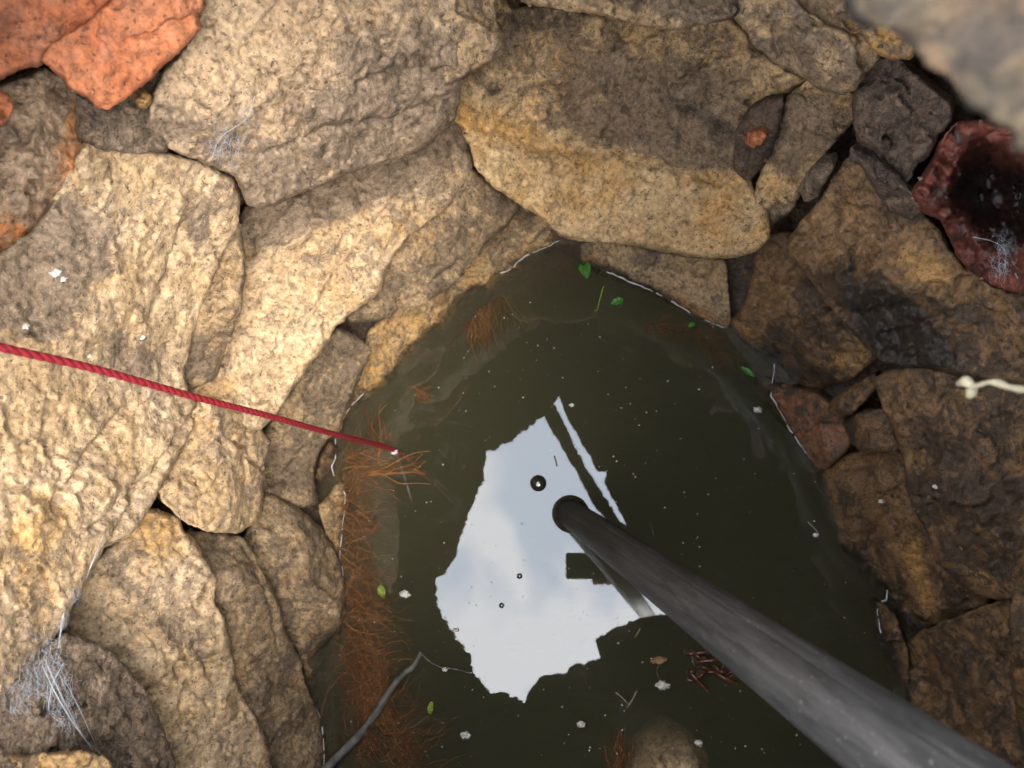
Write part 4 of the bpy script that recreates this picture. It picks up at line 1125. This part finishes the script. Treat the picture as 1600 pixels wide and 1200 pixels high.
# bubbles
m, n, l, o = new_mat('bubble_skin')
gl = N(n, l, 'ShaderNodeBsdfGlossy', Roughness=0.0)
df = N(n, l, 'ShaderNodeBsdfDiffuse', Color=(.02, .02, .015, 1))
lw = N(n, l, 'ShaderNodeFresnel', IOR=1.9)
mx = n.new('ShaderNodeMixShader'); l.new(lw.outputs[0], mx.inputs[0]); l.new(df.outputs[0], mx.inputs[1]); l.new(gl.outputs[0], mx.inputs[2])
l.new(mx.outputs[0], o.inputs['Surface'])
MT['bubble'] = m
def bubble(px, py, r, label, hgt=.38):
    c_ = onz(px, py, 0)
    vs, fs = [], []
    rgs = [(1.35, .0006), (1.2, .0016), (1.08, .003)] + [(math.cos(k * math.pi / 2 / 9), .003 + hgt * r * math.sin(k * math.pi / 2 / 9)) for k in range(9)] + [(.02, .003 + hgt * r)]
    for k, z_ in rgs:
        for a in range(28):
            an = 2 * math.pi * a / 28
            vs.append((c_.x + r * k * math.cos(an), c_.y + r * k * math.sin(an), z_))
    for i in range(len(rgs) - 1):
        for a in range(28):
            b_ = (a + 1) % 28
            fs.append([i * 28 + a, i * 28 + b_, (i + 1) * 28 + b_, (i + 1) * 28 + a])
    fs.append([(len(rgs) - 1) * 28 + a for a in range(28)])
    return tag(mesh_obj('bubble', vs, fs, MT['bubble']), label, 'bubble')
bubble(841, 755, .0095, 'dark ringed air bubble in the bright sky reflection above the pipe end')
bubble(812, 900, .0032, 'small pale bubble in the middle of the sky reflection')
bubble(784, 946, .003, 'small pale bubble lower left in the sky reflection')

# little pale seeds and scraps afloat
MT['seed'] = plain('pale_seed', (0.62, 0.60, 0.56), rough=0.6)
for i, (x, y, r, lab) in enumerate([(632,928,.0075,'white seed head beside the yellow green leaf'), (1036,1071,.0085,'white seed head hanging from the dry brown petal'), (908,1132,.0055,'white bubble like seed left of the sunken boulder'),
        (727,1149,.0065,'white seed with a yellow tip above the lower roots'), (1184,640,.006,'pale seed beside the right waterline'), (616,706,.0055,'white scrap at the end of the rope'), (1092,1161,.005,'tiny white flower right of the sunken boulder'),
        (893,633,.004,'small white scrap above the tip of the sky reflection'), (1275,836,.004,'whitish scrap afloat near the ridged right hand stone'), (1033,1029,.003,'white speck on the dry brown petal'), (695,1046,.004,'white scrap beside the branch tip'), (712,985,.004,'pale scrap at the left edge of the sky reflection')]):
    blob('seed', x, y, r, MT['seed'], lab, 'seed', pts=onz(x, y, .003), flat=.6, seed=i)
for i, (p, q, lab) in enumerate([((962,1082),(985,1103),'left leg of the crossed straw pieces afloat at the bottom'), ((995,1080),(980,1106),'right leg of the crossed straw pieces afloat at the bottom'), ((1000,982),(992,996),'short white straw right of the sky reflection'),
        ((1262,815),(1280,835),'thin straw near the ridged right hand stone'), ((866,712),(870,728),'tiny brown flower scrap in the sky reflection')]):
    tag(tube([onz(*p, .003), onz((p[0]+q[0])/2+1, (p[1]+q[1])/2, .004), onz(*q, .003)], .0013, 6, MT['palewood'], 'straw'), lab, 'straw')
tag(tube(smoothpath([onz(1033,1035,.003), onz(1026,1048,.003), onz(1034,1068,.003)], 5), .0004, 5, MT['palewood'], 'thread'), 'thin stalk joining the brown petal and the white seed head', 'stalk')

rg = random.Random(21); mm = Many()
wpoly = np.array(WATER, float)
k = 0
while k < 750:
    x, y = rg.uniform(540, 1420), rg.uniform(420, 1240)
    if not inside(wpoly, np.array([[x, y]]))[0]: continue
    k += 1
    c_ = onz(x, y, .0012); r = rg.choice([.0005, .0006, .0008, .001, .0018]) * rg.uniform(.7, 1.2)
    an0 = rg.random() * 6
    vs = [c_ + Vector((math.cos(an0 + a * 2.094) * r * rg.uniform(.6, 1.4), math.sin(an0 + a * 2.094) * r, 0)) for a in range(3)] + [c_ + Vector((0, 0, r)), c_ - Vector((0, 0, r * .6))]
    mm.add(vs, [[0,1,3],[1,2,3],[2,0,3],[1,0,4],[2,1,4],[0,2,4]])
tag(mm.build('floating_specks', MT['seed']), 'pale specks of dust afloat on the dark water', 'specks', None, 'stuff')

# white tubes painted in for the sky's glint where water meets stone
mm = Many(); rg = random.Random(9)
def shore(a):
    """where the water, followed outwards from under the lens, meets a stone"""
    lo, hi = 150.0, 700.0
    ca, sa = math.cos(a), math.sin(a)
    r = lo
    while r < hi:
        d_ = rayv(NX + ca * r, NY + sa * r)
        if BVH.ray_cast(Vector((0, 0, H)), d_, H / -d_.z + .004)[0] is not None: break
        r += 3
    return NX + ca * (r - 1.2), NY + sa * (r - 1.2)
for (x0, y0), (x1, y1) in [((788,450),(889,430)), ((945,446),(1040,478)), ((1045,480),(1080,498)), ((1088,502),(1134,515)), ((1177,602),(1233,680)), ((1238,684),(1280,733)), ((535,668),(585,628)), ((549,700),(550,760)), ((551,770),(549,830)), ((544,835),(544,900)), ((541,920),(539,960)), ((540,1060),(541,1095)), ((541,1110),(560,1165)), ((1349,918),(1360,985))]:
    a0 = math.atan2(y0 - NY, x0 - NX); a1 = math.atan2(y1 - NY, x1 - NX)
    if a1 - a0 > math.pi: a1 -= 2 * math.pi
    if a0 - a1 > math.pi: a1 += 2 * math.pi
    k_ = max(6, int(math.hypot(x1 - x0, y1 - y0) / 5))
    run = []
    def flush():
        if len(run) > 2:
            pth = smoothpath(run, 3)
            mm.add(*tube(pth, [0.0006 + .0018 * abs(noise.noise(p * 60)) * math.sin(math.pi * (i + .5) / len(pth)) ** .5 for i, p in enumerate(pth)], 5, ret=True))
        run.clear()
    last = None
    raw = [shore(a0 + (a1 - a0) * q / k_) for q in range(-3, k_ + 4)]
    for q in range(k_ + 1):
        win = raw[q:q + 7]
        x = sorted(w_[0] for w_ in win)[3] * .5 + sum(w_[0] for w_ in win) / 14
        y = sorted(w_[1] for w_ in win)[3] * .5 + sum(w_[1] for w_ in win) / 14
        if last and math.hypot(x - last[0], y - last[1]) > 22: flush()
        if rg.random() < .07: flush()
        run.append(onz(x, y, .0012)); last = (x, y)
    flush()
tag(mm.build('edge_glint', MT['white']), 'thin white line painted as sky glint where the water meets the stones', 'glint', None, 'stuff')

# ------------------------------------------------------------------ the phone that takes the picture, mirrored in the water
MT['phone'] = plain('black_phone_glass', (0.012, 0.012, 0.013), rough=0.25)
ph = empty('phone', (0.05, -0.03, H + .012)); tag(ph, 'black phone held flat above the well', 'phone')
def slab_box(name, x0, x1, y0, y1, z0, z1, mat, parent, bev=.004):
    bm = bmesh.new(); bmesh.ops.create_cube(bm, size=1)
    for v in bm.verts: v.co = Vector((x0 + (x1 - x0) * (v.co.x + .5), y0 + (y1 - y0) * (v.co.y + .5), z0 + (z1 - z0) * (v.co.z + .5)))
    bmesh.ops.bevel(bm, geom=bm.edges[:], offset=bev, segments=3, affect='EDGES')
    o_ = mesh_obj(name, [v.co.copy() for v in bm.verts], [[v.index for v in f.verts] for f in bm.faces], mat, smooth=False); bm.free()
    return attach(o_, parent)
slab_box('body', -.018, .14, -.062, .016, H + .006, H + .014, MT['phone'], ph)

# the hand holding it, one skinned surface
MT['skin'] = plain('hand_skin', (0.36, 0.20, 0.13), rough=0.55, scale=80, var=.12)
joints = []; edges = []; radii = []
def chain(start, pts, rads):
    prev = start
    for p, r in zip(pts, rads):
        joints.append(p); radii.append(r)
        if prev is not None: edges.append((prev, len(joints) - 1))
        prev = len(joints) - 1
    return prev
z0 = H + .03
wrist = chain(None, [(.235, -.075, z0 + .012), (.195, -.062, z0 + .010), (.165, -.050, z0 + .006)], [.026, .027, .024])
joints_root = 0
for k, (fx, ln) in enumerate([(.128, .9), (.108, 1.0), (.088, .95), (.070, .78)]):
    chain(wrist, [(fx + .022, -.056, z0 + .004), (fx + .006, -.071, z0 - .004), (fx - .001, -.0735, z0 - .022), (fx - .004, -.064 + .004 * ln, z0 - .0325)], [.011, .0092, .0085, .0072])
chain(wrist, [(.150, -.010, z0 + .002), (.122, .014, z0 - .004), (.098, .022, z0 - .012), (.080, .0195, z0 - .020)], [.014, .0115, .010, .0082])
chain(0, [(.34, -.12, z0 + .03), (.50, -.20, z0 + .07)], [.034, .044])
me = bpy.data.meshes.new('hand'); me.from_pydata(joints, edges, []); hand = bpy.data.objects.new('person', me); C.objects.link(hand)
hand.modifiers.new('skin', 'SKIN'); sb = hand.modifiers.new('smooth', 'SUBSURF'); sb.levels = 2; sb.render_levels = 2
for v, r in zip(me.skin_vertices[0].data if me.skin_vertices else [], radii): v.radius = (r, r)
if not me.skin_vertices:
    bm = bmesh.new(); bm.from_mesh(me); bm.verts.layers.skin.verify(); bm.to_mesh(me); bm.free()
    for v, r in zip(me.skin_vertices[0].data, radii): v.radius = (r, r)
me.skin_vertices[0].data[0].use_root = True
me.materials.append(MT['skin'])
tag(hand, 'bare hand and forearm gripping the black phone', 'person')

GROUPS = {'seed': 'pale seeds afloat on the water', 'leaf': 'leaves afloat on the water', 'straw': 'bits of straw afloat on the water', 'bubble': 'bubbles in the sky reflection', 'bird_dropping': 'white droppings on the palest stone',
          'mud_clod': 'mud packed between the stones', 'tile_shard': 'orange clay shards at the top left', 'pebble': 'pebbles lodged between the stones', 'cobweb': 'cobwebs on the well wall', 'web_scrap': 'scraps of web on the right hand stones'}
for o_ in S.objects:
    b_ = o_.name.split('.')[0]
    if b_ in GROUPS and o_.parent is None and o_.get('category'): o_['group'] = GROUPS[b_]
